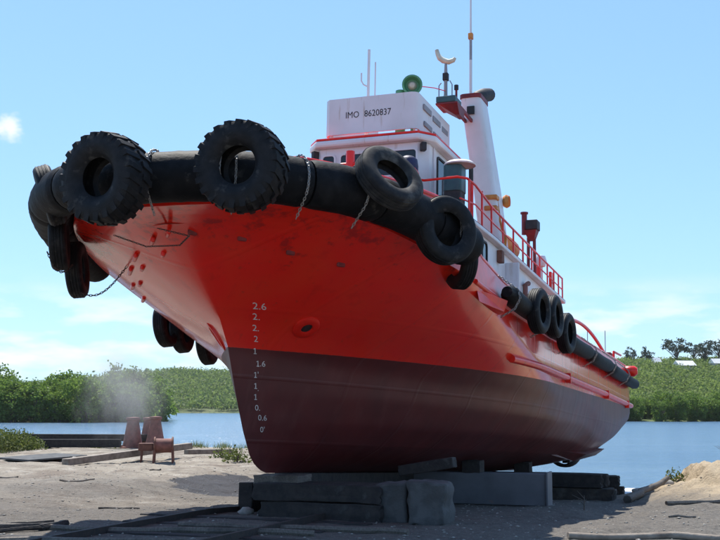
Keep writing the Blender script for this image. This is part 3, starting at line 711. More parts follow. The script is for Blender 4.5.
def panel(pts2, to3, nrm, t0, t1):
    mb = MB(); k = len(pts2); nrm = Vector(nrm)
    mb.v = [tuple(Vector(to3(*q)) + nrm * t0) for q in pts2] + [tuple(Vector(to3(*q)) + nrm * t1) for q in pts2]
    mb.f = [tuple(range(k)), tuple(range(k, 2 * k))] + [(i, (i + 1) % k, k + (i + 1) % k, k + i) for i in range(k)]; return mb
def frame_panel(pa, pb, to3, nrm, t0, t1):
    mb = MB(); k = len(pa); nrm = Vector(nrm)
    for pts, t in ((pa, t0), (pa, t1), (pb, t1), (pb, t0)): mb.v += [tuple(Vector(to3(*q)) + nrm * t) for q in pts]
    for r_ in range(4):
        for i in range(k): mb.f.append((r_ * k + i, r_ * k + (i + 1) % k, ((r_ + 1) % 4) * k + (i + 1) % k, ((r_ + 1) % 4) * k + i))
    return mb
def window(parent, cx, cy, w_, h_, r, to3, nrm, fr='white', name='window', t=.0):
    fw = .045
    o = frame_panel(rounded_rect(cx, cy, w_ + 2 * fw, h_ + 2 * fw, r + fw), rounded_rect(cx, cy, w_, h_, r), to3, nrm, t - .01, t + .035).build(name, M[fr], parent)
    panel(rounded_rect(cx, cy, w_ + .01, h_ + .01, r), to3, nrm, t + .002, t + .012).build('pane', M['glass'], parent)
    return o
for side in (1, -1):
    t3 = lambda a, b, s_=side: (s_ * side_frame(a), a, b)
    for u, w, ww, hh in ((4.6, 4.95, .45, .52), (6.3, 5.0, .4, .54), (12.6, 4.85, .4, .5)): window(house_, u, w, ww, hh, .08, t3, (side, 0, 0), 'blackfr')
    # door with its raised frame and port
    frame_panel(rounded_rect(9.6, 4.12, .98, 2.1, .16), rounded_rect(9.6, 4.12, .84, 1.96, .12), t3, (side, 0, 0), -.01, .07).build('door_frame', M['white'], house_)
    panel(rounded_rect(9.6, 4.12, .84, 1.96, .12), t3, (side, 0, 0), .0, .045).build('door', M['white'], house_)
    window(house_, 9.62, 4.78, .4, .56, .12, t3, (side, 0, 0), 'blackfr', 'door_port', .045)
    # open steel shutter standing off the wall
    MB().box((side * (side_frame(8.7) + .17), 8.72, 4.82), (.36, .07, .8)).build('shutter', M['white'], house_, bevel=.03)
    MB().box((side * (side_frame(7.7) + .07), 7.75, 5.2), (.14, .24, .3)).build('junction_box', M['rust'], house_, bevel=.02)
    MB().tube([(side * (side_frame(10.9) + .09), 10.9, 2.95), (side * (side_frame(10.9) + .09), 10.9, 5.0), (side * (side_frame(10.9) + .09), 11.3, 5.1)], .07, 10).build('vent_pipe', M['rustpink'], house_, 50)
    MB().lathe([(.001, -.12), (.17, -.1), (.17, .1), (.001, .12)], 16, Matrix.Translation((side * 2.75, 10.4, 4.25)) @ Matrix.Rotation(R(90), 4, 'Y')).build('hydrant_wheel', M['red'], house_, 40)
    MB().tube([(side * 2.75, 10.4, 2.95), (side * 2.75, 10.4, 4.25)], .07, 8).build('hydrant_pipe', M['red'], house_, 50)
    # round rubber-lipped floodlight on the wall near the aft end
    MB().lathe([(.001, 0), (.12, .0), (.17, .12), (.15, .2), (.001, .2)], 16, Matrix.Translation((side * (side_frame(14) + .02), 14.2, 5.0)) @ Matrix.Rotation(R(90 * side), 4, 'Y')).build('floodlight', M['cream'], house_, 40)
    MB().lathe([(.001, 0), (.12, .0), (.17, .12), (.15, .2), (.001, .2)], 16, Matrix.Translation((side * (side_frame(16.6) + .02), 16.6, 4.9)) @ Matrix.Rotation(R(90 * side), 4, 'Y')).build('floodlight', M['cream'], house_, 40)
# ---- wheelhouse
WH = [(-1.4, 5.25), (-1.2, 4.98), (1.2, 4.98), (1.4, 5.25), (1.4, 7.5), (-1.4, 7.5)]
wheel = poly_wall('wheelhouse', WH, 5.53, 7.44, 'white', tug, .03)
ft = lambda a, b: (a, 4.98, b)
for cx, ww in ((.67, .98), (-.3, .74), (-.98, .28)): window(wheel, cx, 6.97, ww, .56, .07, ft, (0, -1, 0))
for side in (1, -1):
    t3 = lambda a, b, s_=side: (s_ * 1.4, a, b)
    window(wheel, 6.15, 6.78, .62, .95, .06, t3, (side, 0, 0), 'blackfr'); window(wheel, 7.05, 6.9, .5, .6, .06, t3, (side, 0, 0))
    MB().tube([(side * 1.46, 6.55, 6.1), (side * 1.5, 6.55, 6.2), (side * 1.5, 6.55, 6.9), (side * 1.46, 6.55, 7.0)], .02, 6).build('grab_rail', M['white'], wheel, 50)
for cx_ in (.35, -.55):
    MB().bar((cx_, 4.955, 7.28), (cx_ + .22, 4.945, 6.85), .02, .02).build('wiper', M['blackfr'], wheel)
for side in (1, -1):
    MB().box((side * 1.33, 4.98, 7.3), (.12, .16, .2), Matrix.Rotation(side * .6, 3, 'Z')).build('navigation_light', M['black'], wheel, bevel=.02)
    MB().tube([(side * 1.43, 5.5, 5.6), (side * 1.43, 5.5, 7.4)], .022, 6).build('conduit', M['white'], wheel, 50)
    MB().tube([(side * 1.2, 4.93, 6.35), (side * .3, 4.93, 6.35)], .018, 6).build('hand_rail', M['red'], wheel, 50)
RF = [(-1.58, 5.2), (-1.26, 4.8), (1.26, 4.8), (1.58, 5.2), (1.58, 7.75), (-1.58, 7.75)]
roof = poly_wall('roof', RF, 7.44, 7.6, 'white', tug, .05)
MB().prism([(p * .985, 6.2 + (u - 6.2) * .985) for p, u in RF], 7.601, 7.655).build('roof_coaming', M['red'], roof, bevel=.015)
# wind-deflector board round the top deck
mb = MB(); pl = [(-1.15, 7.65), (-1.15, 5.2), (-1.05, 5.1), (1.0, 5.1), (1.09, 5.14), (1.14, 5.22), (1.18, 7.65)]
for i, (p, u) in enumerate(pl):
    q = max(0, (u - 5.2) / 2.45); z0 = 7.80 - .16 * q; z1 = 8.68 - .07 * q; cx_ = 1 - .04 / 1.15
    mb.v += [(p, u, z0), (p, u, z1), (p * cx_, u + (.04 if u < 5.3 else 0), z1), (p * cx_, u + (.04 if u < 5.3 else 0), z0)]
for k in range(len(pl) - 1):
    for j in range(4): mb.f.append((4 * k + j, 4 * k + (j + 1) % 4, 4 * k + 4 + (j + 1) % 4, 4 * k + 4 + j))
mb.f += [(0, 1, 2, 3), tuple(4 * (len(pl) - 1) + j for j in range(4))]
board = mb.build('number_board', M['white'], tug, 35)
for s_, cx_ in (('IMO', -.46), ('8620837', .17)):
    v, f = text_mesh(s_, .20); mb = MB(); mb.v = [(x * .95 + cx_, 5.094, 8.25 + y * 1.1) for x, y, z in v]; mb.f = f
    mb.build('lettering', M['black'], board)
for side in (1, -1):
    for k, (u0, u1, w0, w1) in enumerate([(5.5, 6.1, 8.36, 8.5), (6.25, 6.85, 8.3, 8.44), (7.0, 7.5, 8.26, 8.4), (5.55, 6.15, 7.98, 8.1), (6.3, 6.9, 7.94, 8.06)]):
        MB().box((side * 1.17, (u0 + u1) / 2, (w0 + w1) / 2), (.03, u1 - u0, w1 - w0)).build('slot', M['grey'], board, bevel=.01)
for p, u in ((-1.08, 5.2), (1.05, 5.25), (-.2, 5.2), (1.12, 7.5), (-1.1, 7.5), (1.12, 6.4), (-1.1, 6.4)):
    MB().tube([(p * .95, u + .08, 7.6), (p * .95, u + .08, 7.95)], .025, 6).build('stay', M['white'], board, 50)
mb = MB(); mb.tube([(-.9, 5.9, 7.82), (.1, 5.9, 7.82)], [.13, .15], 14); mb.build('raft_canister', M['green'], roof, 50)
MB().lathe([(.001, 0), (.3, 0), (.3, .12), (.22, .2), (.001, .23)], 20, Matrix.Translation((.72, 5.7, 7.665))).build('dome_vent', M['green'], roof, 50)
# searchlight and green vent
aim = Vector((.30, -.94, -.12)).to_track_quat('Z', 'Y').to_matrix().to_4x4(); aim.translation = (.88, 5.5, 8.96)
sl = MB().lathe([(.001, -.22), (.12, -.2), (.2, -.08), (.225, .08), (.24, .1), (.24, .15), (.2, .15), (.185, .1), (.15, .02), (.001, .0)], 28, aim).build('searchlight', M['green'], tug, 40)
MB().lathe([(.001, .12), (.06, .11), (.1, .06), (.11, .01)], 20, aim).build('lamp', M['lens'], sl, 40)
MB().tube([(.88, 5.55, 7.7), (.88, 5.55, 8.76)], .05, 8).build('pedestal', M['green'], sl, 50)
MB().tube([(.56, 5.6, 7.7), (.56, 5.6, 8.9)], .12, 16).build('green_vent', M['green'], tug, 50)
# signal mast
mast = MB().tube([(-.32, 5.75, 7.66), (-.32, 5.78, 10.1)], .036, 8).build('signal_mast', M['white'], tug, 50)
MB().tube([(-.14, 5.75, 8.6), (-.14, 5.75, 9.75)], .018, 6).build('whip_aerial', M['white'], mast, 50)
MB().tube([(-.32, 5.76, 9.15), (-.44, 5.76, 9.22), (-.5, 5.76, 9.32), (-.5, 5.76, 9.52)], .02, 6).build('aerial_bracket', M['white'], mast, 50)
# radar on its post, platform and stay
plat = MB().box((1.28, 7.35, 8.98), (.56, .7, .05)).build('radar_platform', M['darkred'], tug, bevel=.008)
MB().box((1.25, 7.32, 9.1), (.5, .6, .17)).build('radar_box', M['teal'], plat, bevel=.03)
MB().add([(1.1, 7.0, 8.95), (1.56, 7.0, 8.95), (1.56, 7.7, 8.95), (1.1, 7.7, 8.95), (1.45, 7.2, 8.72), (1.56, 7.2, 8.72), (1.56, 7.6, 8.72), (1.45, 7.6, 8.72)], [(0, 1, 5, 4), (1, 2, 6, 5), (2, 3, 7, 6), (3, 0, 4, 7), (4, 5, 6, 7)]).build('bracket', M['darkred'], plat)
for p in (1.36, 1.52): MB().bar((p, 7.6, 8.97), (p + .02, 8.45, 8.93), .06, .08).build('platform_arm', M['darkred'], plat)
MB().tube([(1.16, 7.35, 9.1), (1.16, 7.35, 9.95), (1.16, 7.35, 10.16)], [.05, .045, .03], 8).build('radar_post', M['grey'], plat, 50)
MB().box((1.16, 7.35, 9.78), (.14, .14, .2)).build('radar_motor', M['black'], plat, bevel=.02)
rs_ = MB().tube([(.92, 7.35, 10.52), (.95, 7.35, 10.4), (1.0, 7.35, 10.3), (1.1, 7.35, 10.22), (1.24, 7.35, 10.17), (1.36, 7.35, 10.2), (1.40, 7.35, 10.26)], [.05, .06, .07, .075, .07, .06, .04], 8)
rs_.build('radar_scanner', M['cream'], plat, 60)
MB().tube([(1.0, 7.3, 9.05), (1.0, 7.3, 9.55), (1.06, 7.3, 9.62)], .015, 6).build('cage_bar', M['grey'], plat, 50)
MB().tube([(1.34, 7.3, 9.05), (1.34, 7.3, 9.55), (1.28, 7.3, 9.66)], .015, 6).build('cage_bar', M['grey'], plat, 50)
MB().tube([(1.45, 7.3, 9.0), (1.45, 7.3, 9.4)], .03, 8).build('lamp_post', M['darkred'], plat, 50)
MB().tube([(1.45, 7.3, 9.4), (1.45, 7.3, 9.52)], .055, 10).build('lamp_globe', M['black'], plat, 50)
MB().tube([(.9, 5.6, 9.0), (1.1, 6.6, 9.25), (1.16, 7.3, 9.4)], .012, 5).build('stay_rod', M['red'], plat)
# ---- funnels, leaning inboard
for side in (1, -1):
    mb = MB(); ring_ = []
    for z, cp, cu, hw, hl in ((5.53, 2.0, 9.05, .29, .47), (7.2, 1.82, 8.98, .285, .46), (9.55, 1.5, 8.85, .27, .45)):
        ring_.append([(side * (cp + x), cu + y, z) for x, y in rounded_rect(0, 0, 2 * hw, 2 * hl, .13)])
    k = len(ring_[0])
    for r_ in ring_: mb.v += r_
    for a in range(2):
        for i in range(k): mb.f.append((a * k + i, a * k + (i + 1) % k, (a + 1) * k + (i + 1) % k, (a + 1) * k + i))
    mb.f += [tuple(range(k)), tuple(range(2 * k, 3 * k))]
    fu = mb.build('funnel', M['white'], tug, 35)
    MB().prism([(side * (1.5 + x * 1.06), 8.85 + y * 1.06) for x, y in rounded_rect(0, 0, .54, .9, .13)], 9.545, 9.66).build('funnel_cap', M['darkred'], fu, bevel=.01)
    MB().tube([(side * 1.52, 8.95, 9.6), (side * 1.56, 9.0, 9.72), (side * 1.62, 9.4, 9.92), (side * 1.68, 9.75, 10.04)], [.17, .19, .19, .18], 14).build('exhaust_pipe', M['black'], fu, 50)
    MB().box((side * 1.53, 8.385, 9.2), (.2, .04, .22)).build('louvre', M['blackfr'], fu, bevel=.01)
    for w in (6.9, 6.62): MB().box((side * 2.02, 8.62, w), (.34, .3, .12)).build('lashing_bracket', M['orange'], fu, bevel=.03)
    MB().tube([(side * 2.1, 8.8, 6.85), (side * 2.2, 8.7, 6.3), (side * 2.3, 8.9, 5.9), (side * 2.2, 9.2, 5.6)], .05, 8).build('orange_hose', M['orange'], fu, 50)
MB().lathe([(.14, -.08), (.18, 0), (.14, .08)], 18, Matrix.Translation((2.2, 9.5, 7.0)) @ Matrix.Rotation(R(90), 4, 'Y')).build('round_fitting', M['orange'], tug, 50)
MB().tube([(1.5, 8.5, 9.6), (1.5, 8.5, 10.6)], .04, 8).build('aerial_base', M['white'], tug, 50)
MB().tube([(1.5, 8.5, 10.6), (1.5, 8.5, 11.15)], .038, 8).build('aerial_sleeve', M['grey'], tug, 50)
MB().box((1.5, 8.5, 11.25), (.12, .12, .16)).build('aerial_clamp', M['orange'], tug, bevel=.01)
MB().tube([(1.5, 8.5, 11.15), (1.5, 8.5, 14.2)], [.03, .012], 8).build('whip_aerial', M['white'], tug, 50)
# ---- teal ventilator cabinet with its white cowl, and blue-covered monitor
for side in (1, -1):
    cab = MB().prism(rounded_rect(side * 1.98, 5.3, .42, .5, .08), 6.25, 6.86).build('vent_cabinet', M['teal'], tug, bevel=.02)
    MB().prism(rounded_rect(side * 1.98, 5.3, .38, .46, .06), 5.53, 6.25).build('cabinet_base', M['black'], cab)
    MB().lathe([(.36, 0), (.37, .03), (.28, .09), (.1, .13), (.001, .135)], 20, Matrix.Translation((side * 2.1, 5.3, 6.87))).build('cowl', M['white'], cab, 50)
    MB().tube([(side * 2.12, 6.2, 5.53), (side * 2.12, 6.2, 7.1)], .055, 8).build('black_post', M['black'], tug, 50)
    MB().tube([(side * 2.26, 5.7, 5.53), (side * 2.26, 5.7, 6.6)], .05, 8).build('red_pipe', M['red'], tug, 50)
mon = MB().lathe([(.001, .24), (.12, .23), (.2, .16), (.22, 0), (.21, -.18), (.17, -.26), (.12, -.3), (.001, -.3)], 22, Matrix.Translation((1.2, 4.3, 6.66))).build('fire_monitor', M['blue'], tug, 50)
MB().tube([(1.2, 4.3, 5.53), (1.2, 4.3, 6.4)], .13, 12).build('monitor_pedestal', M['black'], mon, 50)
MB().lathe([(.001, 0), (.09, 0), (.09, .06), (.001, .06)], 14, Matrix.Translation((1.38, 4.2, 6.5)) @ Matrix.Rotation(R(60), 4, 'Y')).build('valve_wheel', M['red'], mon, 50)
for p, u, h_ in ((.62, 2.25, 6.5), (.36, 2.2, 6.1)):
    bt = MB().tube([(p, u, 3.3), (p, u, h_)], .09, 10).build('towing_post', M['red'], tug, 50); MB().tube([(p - .2, u, h_ - .28), (p + .2, u, h_ - .28)], .05, 8).build('cross_bar', M['red'], bt, 50)
mb = MB().tube([(-.9, 1.1, 4.6), (.9, 1.1, 4.6)], .3, 20); wv = mb.build('anchor_winch', M['darkred'], tug, 40)
for p in (-.9, 0, .9): MB().tube([(p - .04, 1.1, 4.6), (p + .04, 1.1, 4.6)], .5, 24).build('winch_flange', M['darkred'], wv, 40)
for p in (-.7, .7): MB().box((p, 1.1, 3.85), (.12, .7, 1.1)).build('winch_bed', M['darkred'], wv)
# ---- railing on the boat deck
rail = empty('boat_deck_railing'); rail.parent = tug
for side in (1, -1):
    def rp(u, w): return (side * (2.46 - .27 * max(0, (u - 7)) / 10.6), u, w)
    pts = [(side * 1.35, 4.55, 6.42), (side * 1.5, 4.5, 6.38), (side * 2.25, 4.55, 6.42), (side * 2.42, 4.75, 6.42), rp(5.3, 6.40), rp(6.8, 6.24), rp(9, 6.22), rp(13, 6.22), rp(17.5, 6.24)]
    MB().tube(pts, .028, 8).build('top_rail', M['red'], rail, 60)
    MB().tube([(side * 2.3, 4.6, 5.95), rp(5.3, 5.95), rp(7, 5.87), rp(17.5, 5.87)], .02, 6).build('middle_rail', M['red'], rail, 60)
    for u in (4.75, 5.9, 6.8, 8.1, 9.4, 10.7, 12, 13.3, 14.6, 15.8, 16.7, 17.5):
        a = rp(u, 5.53); MB().tube([a, (a[0], u, 6.23 if u > 6 else 6.4)], .026, 6).build('post', M['red'], rail, 50)
    MB().box((side * 2.15, 15.9, 5.86), (.07, .55, .6)).build('rail_board', M['red'], rail)
# dinghy-like orange raft cradle behind the rail
rf = MB().lathe([(.001, -.62), (.22, -.6), (.3, -.45), (.31, 0), (.3, .45), (.22, .6), (.001, .62)], 22, Matrix.Translation((1.95, 10.4, 5.95)) @ Matrix.Rotation(R(90), 4, 'X')).build('liferaft', M['orange'], tug, 40)
for u in (10.1, 10.7): MB().box((1.95, u, 5.62), (.5, .08, .2)).build('cradle', M['rust'], rf)
MB().box((1.8, 12.2, 5.72), (.5, .9, .36)).build('deck_locker', M['orange'], tug, bevel=.04)
# tall red vent with a black cowl at the after end
vs = empty('tall_ventilator'); vs.parent = tug
for dp in (-.1, .1): MB().tube([(1.85 + dp, 14.3, 5.53), (1.85 + dp * .9, 14.3, 7.0)], .05, 8).build('leg', M['darkred'], vs, 50)
MB().add([(1.66, 14.1, 7.2), (2.04, 14.1, 7.2), (2.04, 14.5, 7.2), (1.66, 14.5, 7.2), (1.78, 14.2, 6.9), (1.95, 14.2, 6.9), (1.95, 14.4, 6.9), (1.78, 14.4, 6.9)], [(0, 1, 5, 4), (1, 2, 6, 5), (2, 3, 7, 6), (3, 0, 4, 7), (4, 5, 6, 7), (0, 1, 2, 3)]).build('hopper', M['darkred'], vs)
MB().box((1.9, 14.3, 7.36), (.36, .44, .3)).build('cowl', M['black'], vs, bevel=.03)
MB().tube([(1.64, 14.3, 7.1), (1.64, 14.3, 7.74)], .085, 12).build('pipe', M['darkred'], vs, 50)
MB().tube([(1.64, 14.3, 7.74), (1.64, 14.3, 7.79)], .12, 12).build('pipe_flange', M['darkred'], vs, 50)
MB().tube([(1.7, 16.2, 5.53), (1.7, 16.2, 6.5)], .11, 10).build('post', M['red'], tug, 50)
MB().lathe([(.001, .2), (.14, .16), (.19, 0), (.14, -.16), (.001, -.2)], 16, Matrix.Translation((1.95, 15.2, 6.42))).build('satellite_dome', M['white'], tug, 50)
MB().tube([(1.95, 15.2, 5.53), (1.95, 15.2, 6.25)], .04, 8).build('dome_post', M['white'], tug, 50)
# ---- after deck: towing arch, bollard, stern roller, crate
arch = MB().tube([(3.0 * math.sin(q), 15.5, 3.5 + 1.62 * math.cos(q)) for q in [R(a) for a in range(-90, 91, 10)]], .06, 10).build('towing_arch', M['red'], tug, 60)
arch.data.transform(Matrix.Translation((0, 15.5, 0)) @ Matrix.Rotation(R(0), 4, 'Z') @ Matrix.Translation((0, -15.5, 0)))
# long curved guard pipe on the port and starboard quarter
for side in (1, -1):
    MB().tube([(side * 3.0, 13.6 + 8.4 * i / 16, 3.95 + .62 * math.sin(math.pi * (.25 + .75 * i / 16)) / 1.0 * (1 if i > 0 else 1)) for i in range(17)], .055, 10).build('guard_pipe', M['red'], tug, 60)
    MB().tube([(side * 2.6, 16.3, 3.1), (side * 2.6, 16.3, 4.32)], .16, 12).build('bitt', M['black'], tug, 50)
    MB().tube([(side * 3.15, 22.3, 4.0), (side * 3.15, 22.3, 4.3), (side * 3.15, 24.2, 4.35)], .04, 8).build('stern_rail', M['red'], tug, 60)
    MB().lathe([(.001, -.3), (.12, -.29), (.2, -.18), (.2, .18), (.12, .29), (.001, .3)], 18, Matrix.Translation((side * 3.42, 24.6, 3.78)) @ Matrix.Rotation(R(90), 4, 'Y')).build('stern_roller', M['red'], tug, 40)
MB().box((2.4, 23.4, 4.05), (1.1, .8, .62)).build('deck_crate', M['rustpink'], tug, bevel=.03)
for p in (2.05, 2.7): MB().tube([(p, 23.4, 4.3), (p, 23.4, 5.2)], .015, 5).build('rod', M['grey'], tug)
# freeing ports in the after bulwark
for u0, u1 in ((15.0, 18.2), (19.3, 19.9)):
    mb = MB(); k = 6
    for i in range(k + 1):
        u = u0 + (u1 - u0) * i / k; mb.v += [(edge_p(u) - .03, u, 3.52), (edge_p(u) - .055, u, 3.66), (edge_p(u) + .012, u, 3.52), (edge_p(u) - .012, u, 3.66)]
    for i in range(k): a = 4 * i; mb.f += [(a + 2, a + 6, a + 7, a + 3), (a, a + 1, a + 5, a + 4), (a, a + 4, a + 6, a + 2), (a + 1, a + 3, a + 7, a + 5)]
    mb.build('freeing_port', M['black'], tug)

# ------------------------------------------------------------------ tyres hung on the ship: each a thing of its own
def tyre_meshes(od, width, idm, lugs, mt, smooth_tread=False):
    R0, r0, h = od / 2, idm / 2, width / 2
    td = .036 if lugs and not smooth_tread else .012; Rt = R0 - td
    prof = [(r0, -h * .62), (r0 + .02, -h * .74), (r0 + .25 * (Rt - r0), -h * .96), (r0 + .5 * (Rt - r0), -h * 1.04), (r0 + .8 * (Rt - r0), -h * .97), (Rt - .015, -h * .84), (Rt, -h * .66), (Rt + .004, 0)]
    prof = prof + [(a, -b) for a, b in reversed(prof[:-1])]
    inner = [(r0 + .06, h * .5), (Rt - .09, h * .72), (Rt - .06, 0), (Rt - .09, -h * .72), (r0 + .06, -h * .5)]
    casing = MB().lathe(prof + inner, 56, None, True)
    tread = MB()
    if lugs and not smooth_tread:
        for i in range(lugs):
            for s_ in (1, -1):
                q = 2 * math.pi * (i + (.5 if s_ < 0 else 0)) / lugs; Mx = Matrix.Rotation(q, 4, 'Z')
                w_ = 2 * math.pi * R0 / lugs * .52; a, b = .02, h * 1.0; sk = s_ * .07
                lo, hi = Rt - .05, R0
                pts = [(lo, -w_ / 2, s_ * a), (lo, w_ / 2, s_ * a), (lo - .07, w_ / 2 + sk, s_ * b), (lo - .07, -w_ / 2 + sk, s_ * b),
                       (hi, -w_ * .42, s_ * a), (hi, w_ * .42, s_ * a), (hi - .035, w_ * .42 + sk, s_ * b * .96), (hi - .035, -w_ * .42 + sk, s_ * b * .96)]
                tread.add([Mx @ Vector(p) for p in pts], [(0, 1, 2, 3), (4, 7, 6, 5), (0, 4, 5, 1), (1, 5, 6, 2), (2, 6, 7, 3), (3, 7, 4, 0)])
    else:
        for z in (-h * .5, -h * .18, h * .18, h * .5):
            tread.lathe([(Rt - .01, z - h * .12), (R0, z - h * .11), (R0, z + h * .11), (Rt - .01, z + h * .12)], 56, None, True)
    return casing, tread
_TC = {}
def tyre(key, spec, c, ax, label, spin=0, mt='tyre', group='tyres hung round the tug as fenders'):
    """c, ax in ship coordinates"""
    r = empty('tyre'); tag(r, label, 'tyre', group)
    q = (MS.to_3x3() @ Vector(ax).normalized()).to_track_quat('Z', 'Y'); r.matrix_world = Matrix.Translation(sw(*c)) @ q.to_matrix().to_4x4() @ Matrix.Rotation(spin, 4, 'Z')
    if key not in _TC:
        ca, tr = tyre_meshes(*spec); a = ca.build('casing', M[mt], r, 40); b = tr.build('tread', M[mt], r, 30, .004 if spec[3] else 0); _TC[key] = (a.data, b.data)
    else:
        link('casing', _TC[key][0], None, r); link('tread', _TC[key][1], None, r)
    return r
TRACTOR = (1.30, .50, .54, 22, 'tyre'); ROAD = (1.12, .32, .56, 0, 'dusty', True); SIDE = (.98, .28, .52, 0, 'tyre', True)
tyre('tractor', TRACTOR, (.10, -5.66, 3.99), (-.12, -1, -.06), 'big lugged tractor tyre at the very tip of the bow', .1)
tyre('tractor', TRACTOR, (1.83, -4.98, 4.2), (.05, -1, -.02), 'big lugged tractor tyre on the port bow, right of the tip tyre', .25)
tyre('road', ROAD, (3.28, -2.95, 4.44), (.74, -.45, .5), 'grey dusty tyre lying tilted on top of the bow fender', 0, 'dusty')
tyre('road2', ROAD[:4] + ('tyre', True), (3.72, -1.45, 3.92), (.8, -.62, .05), 'upright black tyre hung at the after end of the bow fender')
tyre('side', SIDE, (3.5, .28, 3.72), (.75, .65, .0), 'tyre half hidden behind the upright tyre at the fender end')
tyre('side', SIDE, (3.92, 5.0, 3.46), (1, -.12, 0), 'foremost of the three tyres on the side fender below the deckhouse')
tyre('side', SIDE, (3.92, 6.7, 3.56), (1, -.05, .03), 'middle one of the three tyres on the side fender below the deckhouse')
tyre('side', SIDE, (3.92, 8.3, 3.36), (1, -.1, 0), 'aftermost and lowest of the three tyres on the port side fender')
tyre('side', SIDE, (-2.0, -4.05, 4.28), (-.75, -.5, -.35), 'topmost of the tyres stacked on the far side of the bow')
tyre('side', SIDE, (-2.35, -3.25, 3.72), (-.85, -.5, -.1), 'middle tyre of those hanging on the far side of the bow')
tyre('side', SIDE, (-2.6, -2.35, 3.4), (-.9, -.4, -.1), 'lowest tyre hanging on the far side of the bow with a chain loop')
for k, (u, w, lab) in enumerate(((2.6, 3.08, 'forward tyre of the pair showing beneath the far-side bow flare'), (3.3, 3.02, 'after tyre of the pair showing beneath the far-side bow flare'), (4.5, 2.86, 'lone tyre just left of the stem beneath the far-side flare'))):
    tyre('side', SIDE, (-3.72, u, w), (-1, -.15, -.1), lab)
# their chains
def hang(c, dx, drop, mt='rustchain'):
    c = Vector(c); pts = []
    for i in range(13):
        t = i / 12; pts.append(c + Vector(dx) * t + Vector((0, 0, -drop * math.sin(math.pi * t))))
    return chain(pts, mt=mt, sc=.6)
hang((-2.3, -3.6, 3.45), (.05, .6, -.1), .2); hang((-2.5, -2.6, 3.05), (2.5 - half(-1.9, 3.5) - .02, .7, .45), .3)
chain([(1.5, -4.62, 4.6), (1.52, -5.0, 4.55), (1.53, -5.08, 4.2), (1.5, -4.95, 3.9)], sc=.8)

# ------------------------------------------------------------------ cradle, blocks and timbers on the slip
def block(name, c, size, mt, label, cat, rot=0, pitch=0, jig=.03, group=None, bevel=.03, seed=0):
    rs = random.Random(seed); mb = MB(); nxx, nyy, nzz = max(1, int(size[0] / .5)), 2, 2
    bm = bmesh.new(); bmesh.ops.create_cube(bm, size=1); bmesh.ops.subdivide_edges(bm, edges=bm.edges, cuts=3, use_grid_fill=True)
    for v in bm.verts:
        v.co = Vector((v.co.x * size[0], v.co.y * size[1], v.co.z * size[2])) + Vector([rs.uniform(-jig, jig) for _ in range(3)])
    me = bpy.data.meshes.new(name); bm.to_mesh(me); bm.free(); o = link(name, me, M[mt], None, 35, bevel)
    o.location = c; o.rotation_euler = (pitch, 0, rot); tag(o, label, cat, group); return o
def on_slip(p, u, size, sink=.02):
    q = sw(p, u, 0); z = gz(q.x, q.y); return (q.x, q.y, z + size[2] / 2 - sink)
RZ = -PHI
def baulk_stack(p, u, sx, sy, sz, label, seed, cat='beam', group=None, rows=2, deep=2):
    rs = random.Random(seed); q = sw(p, u, 0); r = empty('cradle_beam', (q.x, q.y, gz(q.x, q.y) - .03), RZ); tag(r, label, cat, group)
    hz_, dy = sz / rows, sy / deep
    for i in range(rows):
        for j in range(deep):
            L_ = sx * rs.uniform(.86, 1.02); size = (L_, dy * rs.uniform(.86, .97), hz_ * rs.uniform(.93, .99)); bm = bmesh.new(); bmesh.ops.create_cube(bm, size=1); bmesh.ops.subdivide_edges(bm, edges=bm.edges, cuts=4, use_grid_fill=True)
            for v in bm.verts:
                k_ = .022 if abs(v.co.x) < .49 else .05
                v.co = Vector((v.co.x * size[0] + rs.uniform(-k_, k_), v.co.y * size[1] + rs.uniform(-.016, .016), v.co.z * size[2] + rs.uniform(-.014, .014)))
            me = bpy.data.meshes.new('baulk'); bm.to_mesh(me); bm.free(); o = link('baulk', me, M[rs.choice(['darktimber', 'darktimber', 'tarbrown'])], r, 40, .012)
            o.location = (rs.uniform(-.06, .06), (j - (deep - 1) / 2) * dy, (i + .5) * hz_); o.rotation_euler = (rs.uniform(-.02, .02), 0, rs.uniform(-.025, .025))
    return r
# the first cradle beam under the forefoot
baulk_stack(1.02, .3, 2.6, .85, .64, 'dark heavy timber cradle beam lying across the slip under the forefoot', 1)
s_ = (.66, .95, .70); block('concrete_block', on_slip(3.0, .2, s_, .03), s_, 'concrete', 'rough grey concrete block at the end of the bow cradle beam', 'block', RZ + .1, 0, .05, None, .08, 2)
s_ = (.6, .8, .68); block('concrete_block', on_slip(2.35, .4, s_, .03), s_, 'concrete', 'dark chipped concrete block inside the end block under the bow', 'block', RZ - .03, 0, .03, None, .04, 3)
s_ = (.9, .6, .17); c = sw(.1, .5, -.11); block('keel_block', c, s_, 'timber', 'low timber keel block wedged between the cradle beam and the keel', 'block', RZ, 0, .012, None, .02, 4)
s_ = (1.1, .3, .2); c = sw(2.3, 2.3, .16); o = block('chock_plank', c, s_, 'darktimber', 'dark plank wedged up against the bilge beside the concrete block', 'plank', RZ, 0, .01, None, .015, 5); o.rotation_euler = (0, -.17, RZ)
